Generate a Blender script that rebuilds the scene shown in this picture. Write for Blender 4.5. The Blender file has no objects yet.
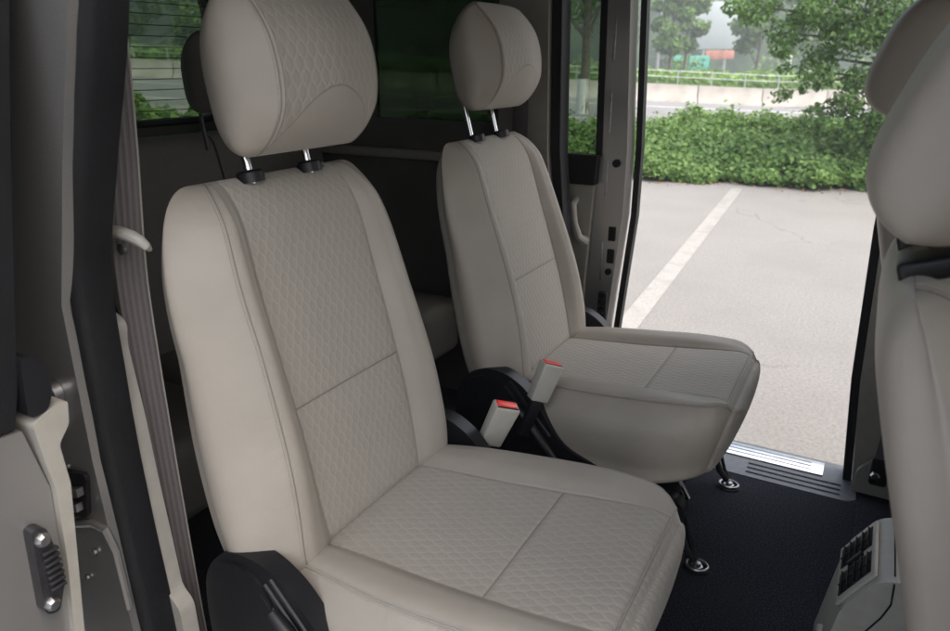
import bpy, bmesh, math, random
import numpy as np
from mathutils import Vector, Matrix
random.seed(4); rng = np.random.default_rng(7)
C = bpy.context.scene.collection
rad = math.radians
# ------------------------------------------------------------------ camera
YAW, PITCH, CAMZ = .5099, .3424, 1.54
cam = bpy.data.cameras.new('camera'); camo = bpy.data.objects.new('camera', cam); C.objects.link(camo)
camo.location = (0, 0, CAMZ); camo.rotation_euler = (math.pi/2-PITCH, 0, YAW)
cam.sensor_width = 36; cam.lens = 36*707.3/950; cam.clip_start = .02; cam.clip_end = 800
cam.dof.use_dof = True; cam.dof.focus_distance = 1.35; cam.dof.aperture_fstop = 6.3
bpy.context.scene.camera = camo
R2 = (math.cos(YAW), math.sin(YAW)); F2 = (-math.sin(YAW), math.cos(YAW))
def W(a, b, z=0.):        # street frame: a along the road, b away from the car
    return (a*R2[0]+b*F2[0], a*R2[1]+b*F2[1], z)
def grade(a): return -.045*(a-7) if a < 14 else -.315

# ------------------------------------------------------------------ materials
def newmat(name):
    m = bpy.data.materials.new(name); m.use_nodes = True
    nt = m.node_tree; b = nt.nodes['Principled BSDF']
    return m, nt, b
class G:
    def __init__(s, nt): s.nt = nt
    def n(s, t, **k):
        x = s.nt.nodes.new(t)
        for a, v in k.items(): setattr(x, a, v)
        return x
    def l(s, a, b): s.nt.links.new(a, b)
    def m(s, op, a, b=None, c=None, clamp=False):
        x = s.n('ShaderNodeMath', operation=op, use_clamp=clamp)
        for i, v in enumerate((a, b, c)):
            if v is None: continue
            if isinstance(v, (int, float)): x.inputs[i].default_value = v
            else: s.l(v, x.inputs[i])
        return x.outputs[0]
    def ramp(s, f, a, b, lo=0., hi=1.):
        x = s.n('ShaderNodeMapRange', interpolation_type='SMOOTHSTEP')
        s.l(f, x.inputs[0]); x.inputs[1].default_value = a; x.inputs[2].default_value = b
        x.inputs[3].default_value = lo; x.inputs[4].default_value = hi
        return x.outputs[0]
    def noise(s, vec, scale, detail=3, rough=.5):
        x = s.n('ShaderNodeTexNoise'); x.inputs['Scale'].default_value = scale
        x.inputs['Detail'].default_value = detail; x.inputs['Roughness'].default_value = rough
        if vec is not None: s.l(vec, x.inputs['Vector'])
        return x.outputs['Fac']
    def mix(s, f, a, b):
        x = s.n('ShaderNodeMix', data_type='RGBA')
        if isinstance(f, (int, float)): x.inputs[0].default_value = f
        else: s.l(f, x.inputs[0])
        for i, v in ((6, a), (7, b)):
            if isinstance(v, tuple): x.inputs[i].default_value = (*v, 1)
            else: s.l(v, x.inputs[i])
        return x.outputs[2]
    def bump(s, h, dist, strength=1., nrm=None):
        x = s.n('ShaderNodeBump'); x.inputs['Strength'].default_value = strength
        x.inputs['Distance'].default_value = dist; s.l(h, x.inputs['Height'])
        if nrm is not None: s.l(nrm, x.inputs['Normal'])
        return x.outputs[0]
def simple(name, col, rough=.5, metal=0., nscale=60, var=.12, bump=.0, spec=.5, coat=0.):
    m, nt, b = newmat(name); g = G(nt)
    tc = g.n('ShaderNodeTexCoord').outputs['Object']
    nz = g.noise(tc, nscale, 4)
    dark = tuple(c*(1-var) for c in col); lite = tuple(min(1, c*(1+var)) for c in col)
    g.l(g.mix(g.ramp(nz, .3, .7), dark, lite), b.inputs['Base Color'])
    b.inputs['Roughness'].default_value = rough; b.inputs['Metallic'].default_value = metal
    b.inputs['Specular IOR Level'].default_value = spec; b.inputs['Coat Weight'].default_value = coat
    if bump: g.l(g.bump(g.noise(tc, nscale*6, 2), bump), b.inputs['Normal'])
    return m
BEIGE = (.300, .273, .236); FABR = (.312, .285, .246)
def seat_base(name, base, rough):
    m, nt, b = newmat(name); g = G(nt)
    uv = g.n('ShaderNodeUVMap', uv_map='UVMap').outputs[0]
    sm = g.n('ShaderNodeUVMap', uv_map='Seam').outputs[0]
    s1 = g.n('ShaderNodeSeparateXYZ'); g.l(uv, s1.inputs[0]); u, v = s1.outputs[0], s1.outputs[1]
    s2 = g.n('ShaderNodeSeparateXYZ'); g.l(sm, s2.inputs[0]); d, al = s2.outputs[0], s2.outputs[1]
    oc = g.n('ShaderNodeTexCoord').outputs['Object']
    b.inputs['Roughness'].default_value = rough; b.inputs['Specular IOR Level'].default_value = .35
    return m, g, b, u, v, d, al, oc
def vinyl_mat(name='beige_vinyl', col=BEIGE):
    m, g, b, u, v, d, al, oc = seat_base(name, col, .48)
    # double row of stitches either side of the edge seam
    ad = g.m('ABSOLUTE', d)
    row = g.m('SUBTRACT', 1., g.ramp(g.m('ABSOLUTE', g.m('SUBTRACT', ad, .0042)), .0004, .0010))
    dash = g.ramp(g.m('ABSOLUTE', g.m('SUBTRACT', g.m('FRACT', g.m('MULTIPLY', al, 210.)), .5)), .33, .40, 1., 0.)
    st = g.m('MULTIPLY', row, dash)
    line = g.ramp(ad, .0004, .0016, 1., 0.)
    big = g.noise(oc, 9, 3)
    c = g.mix(g.ramp(big, .3, .75), tuple(x*.94 for x in col), tuple(x*1.04 for x in col))
    c = g.mix(g.m('MULTIPLY', line, .55), c, tuple(x*.35 for x in col))
    c = g.mix(g.m('MULTIPLY', st, .5), c, tuple(min(1, x*1.35) for x in col))
    g.l(c, b.inputs['Base Color'])
    n1 = g.bump(g.noise(oc, 1400, 2), .00025, .35)
    n0 = g.bump(g.noise(oc, 11, 4), .009, .42, n1)
    cv = g.n('ShaderNodeCombineXYZ'); g.l(g.m('MULTIPLY', al, 55.), cv.inputs[0]); g.l(g.m('MULTIPLY', d, 14.), cv.inputs[1])
    pk = g.m('MULTIPLY', g.noise(cv.outputs[0], 1., 2), g.ramp(ad, .004, .045, 1., 0.))
    n0 = g.bump(pk, .004, .35, n0)
    n2 = g.bump(g.m('SUBTRACT', st, line), .0012, .8, n0)
    g.l(n2, b.inputs['Normal'])
    return m
def fabric_mat(name='quilted_fabric', col=FABR, arch=False, seam=None):
    m, g, b, u, v, d, al, oc = seat_base(name, col, .75)
    b.inputs['Sheen Weight'].default_value = .15
    s, L = .0085, .037
    wob = g.m('MULTIPLY', g.m('SUBTRACT', g.noise(oc, 14, 2), .5), .004)
    uu = g.m('ADD', u, wob)
    cw = g.m('MULTIPLY', g.m('COSINE', g.m('MULTIPLY', v, 2*math.pi/L)), .92)
    cs = g.m('MULTIPLY', g.m('SINE', g.m('MULTIPLY', g.m('MAXIMUM', -1., g.m('MINIMUM', 1., cw)), math.pi/2)), s*.46)
    def fam(x):
        fr = g.m('FRACT', g.m('ADD', g.m('DIVIDE', x, 2*s), 100.))
        return g.m('MULTIPLY', g.m('SUBTRACT', .5, g.m('ABSOLUTE', g.m('SUBTRACT', fr, .5))), 2*s)
    e = fam(g.m('SUBTRACT', uu, cs)); o = fam(g.m('ADD', g.m('ADD', uu, s), cs))
    dist = g.m('MINIMUM', e, o)
    puff = g.ramp(dist, -.0004, .0050)
    weave = g.m('MULTIPLY', g.m('SINE', g.m('MULTIPLY', u, 3200.)), g.m('SINE', g.m('MULTIPLY', v, 3200.)))
    c = g.mix(puff, tuple(min(1, x*1.045) for x in col), tuple(x*.96 for x in col))
    big = g.noise(oc, 7, 3)
    c = g.mix(g.m('MULTIPLY', g.ramp(big, .35, .75), .35), c, tuple(x*.88 for x in col))
    mask = None
    if arch:   # headrest: smooth chin below an arched seam and smooth side beyond the side seam
        av = g.m('SUBTRACT', g.m('SUBTRACT', v, .058), g.m('MULTIPLY', g.m('POWER', g.m('ABSOLUTE', u), 2.), -5.2))
        bowl = g.m('SUBTRACT', v, g.m('SUBTRACT', .080, g.m('MULTIPLY', g.m('MULTIPLY', u, u), 6.5)))
        pm = g.ramp(bowl, -.0008, .0008)
        ln = g.ramp(g.m('ABSOLUTE', bowl), .0004, .0016, 1., 0.)
        c = g.mix(pm, tuple(x*1.02 for x in BEIGE), c)
        c = g.mix(g.m('MULTIPLY', ln, .5), c, tuple(x*.4 for x in col))
        puff = g.m('SUBTRACT', g.m('MULTIPLY', puff, pm), g.m('MULTIPLY', ln, 1.5))
        weave = g.m('MULTIPLY', weave, pm)
    if seam:
        sl = g.ramp(g.m('ABSOLUTE', g.m('SUBTRACT', v, seam)), .0005, .0022, 1., 0.)
        c = g.mix(g.m('MULTIPLY', sl, .6), c, tuple(x*.35 for x in col)); puff = g.m('SUBTRACT', puff, g.m('MULTIPLY', sl, 2.))
    g.l(c, b.inputs['Base Color'])
    n1 = g.bump(weave, .00012, .5)
    n2 = g.bump(puff, .0013, .42, n1)
    n3 = g.bump(g.noise(oc, 18, 3), .004, .4, n2)
    g.l(n3, b.inputs['Normal'])
    return m
M = {}
M['vinyl'] = vinyl_mat(); M['fabric'] = fabric_mat('quilted_back_fabric', seam=.232); M['sfabric'] = fabric_mat('quilted_seat_fabric', seam=.288); M['hfabric'] = fabric_mat('headrest_fabric', FABR, True)
M['piping'] = simple('beige_piping', (.27, .25, .225), .5, var=.05)
M['black'] = simple('black_plastic', (.006, .0062, .008), .42, nscale=30, bump=.0002, spec=.35)
M['blackm'] = simple('black_matt', (.005, .005, .006), .7, spec=.25)
M['rubber'] = simple('black_rubber', (.005, .0055, .007), .5, nscale=20, bump=.0006, spec=.3)
M['chrome'] = simple('chrome_steel', (.72, .72, .73), .16, 1., var=.04)
M['steel'] = simple('grey_steel', (.33, .33, .34), .4, 1., var=.2)
M['darksteel'] = simple('dark_steel', (.05, .05, .055), .4, .7)
M['trim'] = simple('beige_plastic', (.22, .205, .18), .5, nscale=40, bump=.0002, var=.05)
M['trimlight'] = simple('pale_plastic', (.27, .26, .235), .45, nscale=40, bump=.0002, var=.05)
M['trimshade'] = simple('shaded_beige_trim', (.065, .059, .052), .65, nscale=8, bump=.0003)  # beige trim, with the dim rear cabin's shade put into the colour
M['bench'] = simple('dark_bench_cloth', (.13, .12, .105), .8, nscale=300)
M['headliner'] = simple('headliner', (.20, .185, .16), .9, nscale=200)
M['console'] = simple('pale_console_plastic', (.36, .345, .31), .45, nscale=40, bump=.0002, var=.05)
M['buckle'] = simple('beige_buckle_plastic', (.40, .385, .34), .42, var=.03)
M['red'] = simple('red_button', (.85, .035, .02), .3, var=.03)
M['greyplast'] = simple('blue_grey_plastic', (.10, .105, .12), .45, bump=.0002)
M['plate'] = simple('brushed_plate', (.78, .80, .84), .34, 1., var=.05)
M['belt'] = simple('belt_webbing', (.075, .064, .066), .6, nscale=400, bump=.0003)
def paint():
    m, nt, b = newmat('grey_metallic_paint'); g = G(nt)
    oc = g.n('ShaderNodeTexCoord').outputs['Object']
    c = g.mix(g.ramp(g.noise(oc, 900, 2), .35, .65), (.26, .255, .25), (.30, .295, .29))
    dirt = g.ramp(g.noise(oc, 14, 3, .5), .58, .80)
    c = g.mix(g.m('MULTIPLY', dirt, .10), c, (.13, .115, .095))
    g.l(c, b.inputs['Base Color']); b.inputs['Metallic'].default_value = .65
    b.inputs['Roughness'].default_value = .32
    b.inputs['Coat Weight'].default_value = .9; b.inputs['Coat Roughness'].default_value = .12
    g.l(g.bump(g.noise(oc, 5, 2), .004, .25), b.inputs['Normal'])
    return m
M['paint'] = paint()
def carpet():
    m, nt, b = newmat('dark_carpet'); g = G(nt)
    oc = g.n('ShaderNodeTexCoord').outputs['Object']
    n = g.noise(oc, 260, 5, .8); p = g.noise(oc, 7, 3)
    c = g.mix(g.ramp(n, .40, .64), (.004, .0045, .007), (.052, .057, .076))
    c = g.mix(g.m('MULTIPLY', g.ramp(p, .4, .7), .35), c, (.024, .026, .033))
    lint = g.ramp(g.noise(oc, 170, 1), .76, .79)
    c = g.mix(g.m('MULTIPLY', lint, .5), c, (.16, .16, .16))
    g.l(c, b.inputs['Base Color']); b.inputs['Roughness'].default_value = .95
    b.inputs['Specular IOR Level'].default_value = .15
    g.l(g.bump(n, .004, 1.), b.inputs['Normal'])
    return m
M['carpet'] = carpet()
def glass(name, tint, refl=.06):
    m = bpy.data.materials.new(name); m.use_nodes = True; nt = m.node_tree; g = G(nt)
    nt.nodes.remove(nt.nodes['Principled BSDF']); out = nt.nodes['Material Output']
    t = g.n('ShaderNodeBsdfTransparent'); t.inputs[0].default_value = (*tint, 1)
    gl = g.n('ShaderNodeBsdfGlossy'); gl.inputs['Roughness'].default_value = .03
    fz = g.n('ShaderNodeFresnel'); fz.inputs[0].default_value = 1.45
    mx = g.n('ShaderNodeMixShader'); g.l(g.m('MULTIPLY', fz.outputs[0], refl*10, clamp=True), mx.inputs[0])
    g.l(t.outputs[0], mx.inputs[1]); g.l(gl.outputs[0], mx.inputs[2]); g.l(mx.outputs[0], out.inputs[0])
    return m
M['tint'] = glass('dark_tinted_glass', (.20, .235, .19), .05)
M['rearglass'] = glass('rear_glass', (.42, .47, .42), .05)
M['doorglass'] = glass('door_glass', (.50, .55, .50), .05)
def leafmat(name, c1, c2, c3, trans=.35):
    m, nt, b = newmat(name); g = G(nt)
    at = g.n('ShaderNodeAttribute', attribute_name='rnd').outputs['Fac']
    c = g.mix(g.ramp(at, 0., .6), c1, c2); c = g.mix(g.ramp(at, .72, 1.), c, c3)
    g.l(c, b.inputs['Base Color']); b.inputs['Roughness'].default_value = .55
    tr = g.n('ShaderNodeBsdfTranslucent'); g.l(c, tr.inputs[0])
    mx = g.n('ShaderNodeMixShader'); mx.inputs[0].default_value = trans
    g.l(b.outputs[0], mx.inputs[1]); g.l(tr.outputs[0], mx.inputs[2]); g.l(mx.outputs[0], nt.nodes['Material Output'].inputs[0])
    return m
M['ivy'] = leafmat('ivy_leaves', (.085, .17, .035), (.16, .29, .06), (.26, .40, .12))
M['leaf'] = leafmat('tree_leaves', (.065, .14, .03), (.12, .23, .055), (.20, .33, .10))
M['hedge'] = leafmat('hedge_leaves', (.11, .23, .03), (.17, .33, .04), (.26, .42, .07))
M['young'] = leafmat('young_leaves', (.09, .18, .04), (.15, .27, .06), (.22, .35, .10))
M['wood_far'] = leafmat('far_leaves', (.05, .10, .035), (.08, .15, .05), (.12, .20, .07), .2)
M['bark'] = simple('bark', (.12, .10, .075), .9, nscale=12, var=.4, bump=.01)
M['white'] = simple('limewash', (.72, .72, .70), .8, nscale=9, var=.1)
M['soil'] = simple('soil', (.05, .055, .03), .95, nscale=5, var=.4, bump=.01)
M['barrier'] = simple('barrier_concrete', (.38, .355, .32), .85, nscale=1.2, var=.16, bump=.002)
M['polegrey'] = simple('galvanised_pole', (.42, .43, .44), .5, .3)
M['banner_white'] = simple('billboard_white', (.40, .44, .46), .6, nscale=.5, var=.06)
M['banner_red'] = simple('billboard_red', (.48, .20, .15), .6, nscale=1.5, var=.3)
M['banner_green'] = simple('sign_green', (.08, .38, .30), .6, nscale=1.5, var=.25)
def asphalt(name, c, sc=1.):
    m, nt, b = newmat(name); g = G(nt)
    oc = g.n('ShaderNodeTexCoord').outputs['Object']
    f = g.noise(oc, 55*sc, 6, .85); p = g.noise(oc, 1.1, 4, .6); sp = g.noise(oc, 45*sc, 2)
    k = g.mix(g.ramp(f, .38, .62), tuple(x*.80 for x in c), tuple(x*1.18 for x in c))
    k = g.mix(g.m('MULTIPLY', g.ramp(p, .35, .7), .4), k, tuple(x*.80 for x in c))
    st = g.ramp(g.noise(oc, 3.3, 2), .70, .76)
    k = g.mix(g.m('MULTIPLY', st, .35), k, tuple(x*.5 for x in c))
    k = g.mix(g.m('MULTIPLY', g.ramp(sp, .66, .72), .4), k, tuple(x*.4 for x in c))
    vo = g.n('ShaderNodeTexVoronoi', feature='DISTANCE_TO_EDGE'); vo.inputs['Scale'].default_value = .42
    ws = g.n('ShaderNodeTexNoise'); ws.inputs['Scale'].default_value = 2.2; ws.inputs['Detail'].default_value = 6; g.l(oc, ws.inputs['Vector'])
    va = g.n('ShaderNodeVectorMath', operation='MULTIPLY_ADD'); g.l(ws.outputs['Color'], va.inputs[0]); va.inputs[1].default_value = (.5, .5, .5); g.l(oc, va.inputs[2]); g.l(va.outputs[0], vo.inputs['Vector'])
    crk = g.m('MULTIPLY', g.ramp(vo.outputs['Distance'], .001, .005, 1., 0.), g.ramp(g.noise(oc, .5, 2), .48, .6))
    k = g.mix(g.m('MULTIPLY', crk, .55), k, tuple(x*.35 for x in c))
    oil = g.ramp(g.noise(oc, 1.7, 5, .6), .66, .74)
    k = g.mix(g.m('MULTIPLY', oil, .35), k, tuple(x*.55 for x in c))
    g.l(k, b.inputs['Base Color']); b.inputs['Roughness'].default_value = .9
    g.l(g.bump(f, .012, .9), b.inputs['Normal'])
    return m
M['lot'] = asphalt('parking_surface', (.240, .234, .226)); M['road'] = asphalt('road_asphalt', (.19, .19, .195), .3)
def linemat():
    m, nt, b = newmat('worn_line_paint'); g = G(nt)
    oc = g.n('ShaderNodeTexCoord').outputs['Object']
    w = g.m('MULTIPLY', g.ramp(g.noise(oc, 60, 5, .8), .40, .56), g.ramp(g.noise(oc, 5, 3), .3, .55))
    g.l(g.mix(w, (.235, .228, .215), (.305, .298, .285)), b.inputs['Base Color']); b.inputs['Roughness'].default_value = .85
    return m
M['line'] = linemat(); M['whiteline'] = simple('road_white', (.65, .65, .62), .8, nscale=2)

# ------------------------------------------------------------------ object helpers
def tag(o, label=None, cat=None, group=None, kind=None):
    if label: o['label'] = label
    if cat: o['category'] = cat
    if group: o['group'] = group
    if kind: o['kind'] = kind
    return o
def empty(name, loc=(0, 0, 0), rot=(0, 0, 0), parent=None):
    o = bpy.data.objects.new(name, None); C.objects.link(o); o.location = loc; o.rotation_euler = rot
    o.empty_display_size = .1
    if parent: o.parent = parent
    return o
def link(name, me, mat=None, parent=None, loc=None, rot=None, smooth=True):
    o = bpy.data.objects.new(name, me); C.objects.link(o)
    for m in (mat if isinstance(mat, (list, tuple)) else [mat] if mat else []): me.materials.append(m)
    if parent: o.parent = parent
    if loc: o.location = loc
    if rot: o.rotation_euler = rot
    if smooth: me.shade_smooth()
    return o
class MB:
    """collects shapes into one mesh"""
    def __init__(s): s.bm = bmesh.new()
    def box(s, lo, hi, bev=0., seg=2, rot=None, mat=None):
        lo, hi = Vector(lo), Vector(hi); c = (lo+hi)/2; d = hi-lo
        r = bmesh.ops.create_cube(s.bm, size=1); vs = r['verts']
        for v in vs: v.co = Vector((v.co.x*d.x, v.co.y*d.y, v.co.z*d.z))
        if bev:
            es = list({e for v in vs for e in v.link_edges})
            rr = bmesh.ops.bevel(s.bm, geom=es, offset=bev, segments=seg, profile=.5, affect='EDGES')
            vs = list({v for f in rr['faces'] for v in f.verts} | {v for v in vs if v.is_valid})
            vs = s._island(vs)
        mt = Matrix.Translation(c) @ (rot if rot else Matrix.Identity(4))
        for v in vs: v.co = mt @ v.co
        return vs
    def _island(s, vs):
        seen = set(vs); st = list(vs)
        while st:
            v = st.pop()
            for e in v.link_edges:
                w = e.other_vert(v)
                if w not in seen: seen.add(w); st.append(w)
        return list(seen)
    def prism(s, pts, axis, a, b, bev=0., seg=2):
        """extrude polygon pts (2-D) along axis between a and b"""
        def P(p, t):
            return (t, p[0], p[1]) if axis == 0 else (p[0], t, p[1]) if axis == 1 else (p[0], p[1], t)
        v0 = [s.bm.verts.new(P(p, a)) for p in pts]; v1 = [s.bm.verts.new(P(p, b)) for p in pts]
        n = len(pts); fs = []
        fs.append(s.bm.faces.new(v0[::-1])); fs.append(s.bm.faces.new(v1))
        for i in range(n): fs.append(s.bm.faces.new((v0[i], v0[(i+1) % n], v1[(i+1) % n], v1[i])))
        if bev:
            es = [e for e in {e for f in fs for e in f.edges} if len(e.link_faces) == 2 and e.calc_face_angle(0) > .5]
            bmesh.ops.bevel(s.bm, geom=es, offset=bev, segments=seg, profile=.5, affect='EDGES', clamp_overlap=True)
        return s
    def tube(s, pts, r, n=10, closed=False):
        pts = [Vector(p) for p in pts]; k = len(pts); rings = []
        up = None
        for i, p in enumerate(pts):
            if closed: t = (pts[(i+1) % k]-pts[i-1])
            else: t = pts[min(i+1, k-1)]-pts[max(i-1, 0)]
            t.normalize()
            if up is None: up = t.orthogonal().normalized()
            else: up = (up - t*up.dot(t)).normalized()
            sd = t.cross(up); rr = r[i] if isinstance(r, (list, tuple)) else r
            rings.append([s.bm.verts.new(p+up*math.cos(2*math.pi*j/n)*rr+sd*math.sin(2*math.pi*j/n)*rr) for j in range(n)])
        m = k if closed else k-1
        for i in range(m):
            A, B = rings[i], rings[(i+1) % k]
            for j in range(n): s.bm.faces.new((A[j], A[(j+1) % n], B[(j+1) % n], B[j]))
        if not closed: s.bm.faces.new(rings[0][::-1]); s.bm.faces.new(rings[-1])
        return s
    def sweep(s, path, prof):
        """sweep closed 2-D profile (dx,dy) along a mostly vertical path of (x,y,z[,scale])"""
        rings = [[s.bm.verts.new((p[0]+q[0], p[1]+q[1], p[2])) for q in prof] for p in path]; n = len(prof)
        for A, B in zip(rings, rings[1:]):
            for j in range(n): s.bm.faces.new((A[j], A[(j+1) % n], B[(j+1) % n], B[j]))
        s.bm.faces.new(rings[0][::-1]); s.bm.faces.new(rings[-1]); return s
    def lathe(s, prof, o=(0, 0, 0), n=24, mtx=None):
        rings = []
        for r, z in prof:
            rings.append([s.bm.verts.new((math.cos(2*math.pi*j/n)*max(r, 1e-4), math.sin(2*math.pi*j/n)*max(r, 1e-4), z)) for j in range(n)])
        for A, B in zip(rings, rings[1:]):
            for j in range(n): s.bm.faces.new((A[j], A[(j+1) % n], B[(j+1) % n], B[j]))
        s.bm.faces.new(rings[0][::-1]); s.bm.faces.new(rings[-1])
        mt = Matrix.Translation(o) @ (mtx if mtx else Matrix.Identity(4))
        for rg in rings:
            for v in rg: v.co = mt @ v.co
        return s
    def build(s, name, mat, parent=None, smooth=True, angle=35, loc=None, rot=None):
        bmesh.ops.recalc_face_normals(s.bm, faces=s.bm.faces)
        me = bpy.data.meshes.new(name); s.bm.to_mesh(me); s.bm.free()
        o = link(name, me, mat, parent, loc, rot, smooth)
        if smooth and hasattr(me, 'set_sharp_from_angle'): me.set_sharp_from_angle(angle=rad(angle))
        return o
ROTX = Matrix.Rotation(math.pi/2, 4, 'X')   # lathe axis z -> -y
ROTY = Matrix.Rotation(math.pi/2, 4, 'Y')   # lathe axis z -> x
def copy_tree(o, parent=None):
    c = o.copy(); C.objects.link(c); c.parent = parent
    for ch in list(o.children): copy_tree(ch, c)
    return c

# ------------------------------------------------------------------ upholstery loft
def cr(P0, P1, P2, P3, t):
    return tuple(.5*((2*b)+(-a+c)*t+(2*a-5*b+4*c-d)*t*t+(-a+3*b-3*c+d)*t**3) for a, b, c, d in zip(P0, P1, P2, P3))
SEG = [16, 12, 10, 8, 6, 5, 6]
def clus(n, both=True, g0=.0, g1=.0):
    ts = [i/n for i in range(n)]
    return ts
def half_ring(K, crease=1):
    """K: control points K0..K7 in (y, d); straight-ish to K1 then smooth. returns pts with (y,d) and column tags"""
    out = []; tags = []
    ext = [ (-K[1][0], K[1][1]) ] + K + [ (-K[-2][0], K[-2][1]) ]
    for si in range(len(K)-1):
        n = SEG[si]
        if si == 0: a, b, c, d = (-K[1][0], K[1][1]), K[0], K[1], (2*K[1][0]-K[0][0], K[1][1])
        elif si == crease: a, b, c, d = (2*K[1][0]-K[2][0], 2*K[1][1]-K[2][1]), K[1], K[2], K[3]
        else: a, b, c, d = ext[si], ext[si+1], ext[si+2], ext[si+3] if si+3 < len(ext) else ext[-1]
        L = math.hypot(c[0]-b[0], c[1]-b[1])+1e-6
        ts = [i/n for i in range(n)]
        eps = min(.0032/L, .3/n*2)
        if si >= 1 and si <= 3: ts = [0, eps] + [eps+(1-eps)*i/n for i in range(1, n)]
        if si <= 2: ts = ts[:]+[1-eps] if ts[-1] < 1-eps-1e-4 else ts
        for t in ts: out.append(cr(a, b, c, d, t)); tags.append((si, t))
    out.append(K[-1]); tags.append((len(K)-1, 0))
    return out, tags
def loft(name, rings, fab_fn, mats, parent, seamrows=(), loc=None, rot=None, groove=.0026, xf=None, uvf=None, capuv=None):
    """rings: list of (K, s) control sets; xf(y,d,s,k)->xyz ; full closed ring from mirrored half ring"""
    pts = []; tagsL = None; hr = []
    for K, s in rings:
        h, tg = half_ring(K); hr.append(h)
        if tagsL is None: tagsL = tg
    n = len(tagsL)
    full_idx = list(range(n)) + [-(i) for i in range(n-2, 0, -1)]     # positive side then mirrored
    nv = len(full_idx); V = np.zeros((len(rings), nv, 3)); Y = np.zeros((len(rings), nv)); 
    for r, (K, s) in enumerate(rings):
        for c, fi in enumerate(full_idx):
            i = abs(fi); y, d = hr[r][i]
            if fi < 0: y = -y
            V[r, c] = xf(y, d, s, r); Y[r, c] = y
    # normals estimate for grooves
    def nrm(r, c):
        a = V[min(r+1, len(rings)-1), c]-V[max(r-1, 0), c]; b = V[r, (c+1) % nv]-V[r, c-1]
        q = np.cross(b, a); l = np.linalg.norm(q); return q/l if l > 1e-9 else np.zeros(3)
    cols_seam = [c for c, fi in enumerate(full_idx) if tagsL[abs(fi)][1] == 0 and tagsL[abs(fi)][0] in (1, 3)]
    k1 = [i for i, t in enumerate(tagsL) if t == (1, 0)][0]; k3 = [i for i, t in enumerate(tagsL) if t == (3, 0)][0]
    N = {}
    for r in range(len(rings)):
        for c in cols_seam: N[(r, c)] = nrm(r, c)
    for r in seamrows:
        for c, fi in enumerate(full_idx):
            if abs(fi) <= k1: N[(r, c)] = nrm(r, c)
    cen = V.reshape(-1, 3).mean(0)
    for (r, c), q in N.items():
        if np.dot(q, V[r, c]-V[r, n-1]) < 0: q = -q
        V[r, c] -= q*groove*(.35 if abs(full_idx[c]) == k3 else 1.)
    # arc distance from the edge seam
    D = np.zeros((len(rings), nv)); ALg = np.zeros((len(rings), nv)); U = np.zeros_like(D); Vv = np.zeros_like(D)
    acc = 0.
    for r in range(len(rings)):
        if r: acc += float(np.linalg.norm(V[r, k3]-V[r-1, k3]))
        run = 0.; half = {}
        for i in range(k3, n):
            if i > k3: run += math.dist(hr[r][i], hr[r][i-1])
            half[i] = run
        run = 0.
        for i in range(k3-1, -1, -1):
            run -= math.dist(hr[r][i], hr[r][i+1]); half[i] = run
        for c, fi in enumerate(full_idx):
            D[r, c] = half[abs(fi)]; ALg[r, c] = acc
            U[r, c], Vv[r, c] = uvf(Y[r, c], hr[r][abs(fi)][1], rings[r][1], r)
    verts = [tuple(p) for p in V.reshape(-1, 3)]; faces = []; fm = []
    for r in range(len(rings)-1):
        for c in range(nv):
            c2 = (c+1) % nv
            faces.append((r*nv+c, r*nv+c2, (r+1)*nv+c2, (r+1)*nv+c)); 
            ci = min(abs(full_idx[c]), abs(full_idx[c2])) if c2 else 0
            side = max(abs(full_idx[c]), abs(full_idx[c2]))
            fm.append(1 if fab_fn(side <= k1, r) else 0)
    # caps
    for r, rev in ((0, True), (len(rings)-1, False)):
        f = [r*nv+c for c in range(nv)]
        faces.append(tuple(f[::-1] if rev else f)); fm.append(fm[0] if rev else fm[-1])
    me = bpy.data.meshes.new(name); me.from_pydata(verts, [], faces); me.update()
    uv = me.uv_layers.new(name='UVMap'); sm = me.uv_layers.new(name='Seam')
    li = np.zeros(len(me.loops), dtype=np.int32); me.loops.foreach_get('vertex_index', li)
    uv.data.foreach_set('uv', np.stack([U.ravel()[li], Vv.ravel()[li]], 1).ravel())
    sm.data.foreach_set('uv', np.stack([D.ravel()[li], ALg.ravel()[li]], 1).ravel())
    for m in mats: me.materials.append(m)
    me.polygons.foreach_set('material_index', fm)
    bm = bmesh.new(); bm.from_mesh(me); bmesh.ops.recalc_face_normals(bm, faces=bm.faces); bm.to_mesh(me); bm.free()
    me.shade_smooth()
    o = bpy.data.objects.new(name, me); C.objects.link(o)
    if parent: o.parent = parent
    if loc: o.location = loc
    if rot: o.rotation_euler = rot
    return o
def lerp(a, b, t): return a+(b-a)*t
def smooth_table(x, xs, ys):
    i = max(0, min(len(xs)-2, int(np.searchsorted(xs, x))-1))
    g = lambda k: ys[max(0, min(len(ys)-1, k))]
    t = (x-xs[i])/(xs[i+1]-xs[i]); h = xs[i+1]-xs[i]
    def sl(k):
        a, b = max(0, k-1), min(len(xs)-1, k+1); return (ys[b]-ys[a])/(xs[b]-xs[a])
    m0, m1 = sl(i)*h, sl(i+1)*h
    return (2*t**3-3*t*t+1)*ys[i]+(t**3-2*t*t+t)*m0+(-2*t**3+3*t*t)*ys[i+1]+(t**3-t*t)*m1
def interp(x, xs, ys): return float(smooth_table(max(xs[0], min(xs[-1], x)), xs, ys))
def ss(x, a, b):
    t = max(0., min(1., (x-a)/(b-a))); return t*t*(3-2*t)
def rowset(base, seams, eps=.003):
    z = set(base)
    for s in seams:
        z = {q for q in z if abs(q-s) > eps*1.4}; z |= {s-eps, s, s+eps}
    z = sorted(z); return z, [z.index(s) for s in seams]

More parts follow.
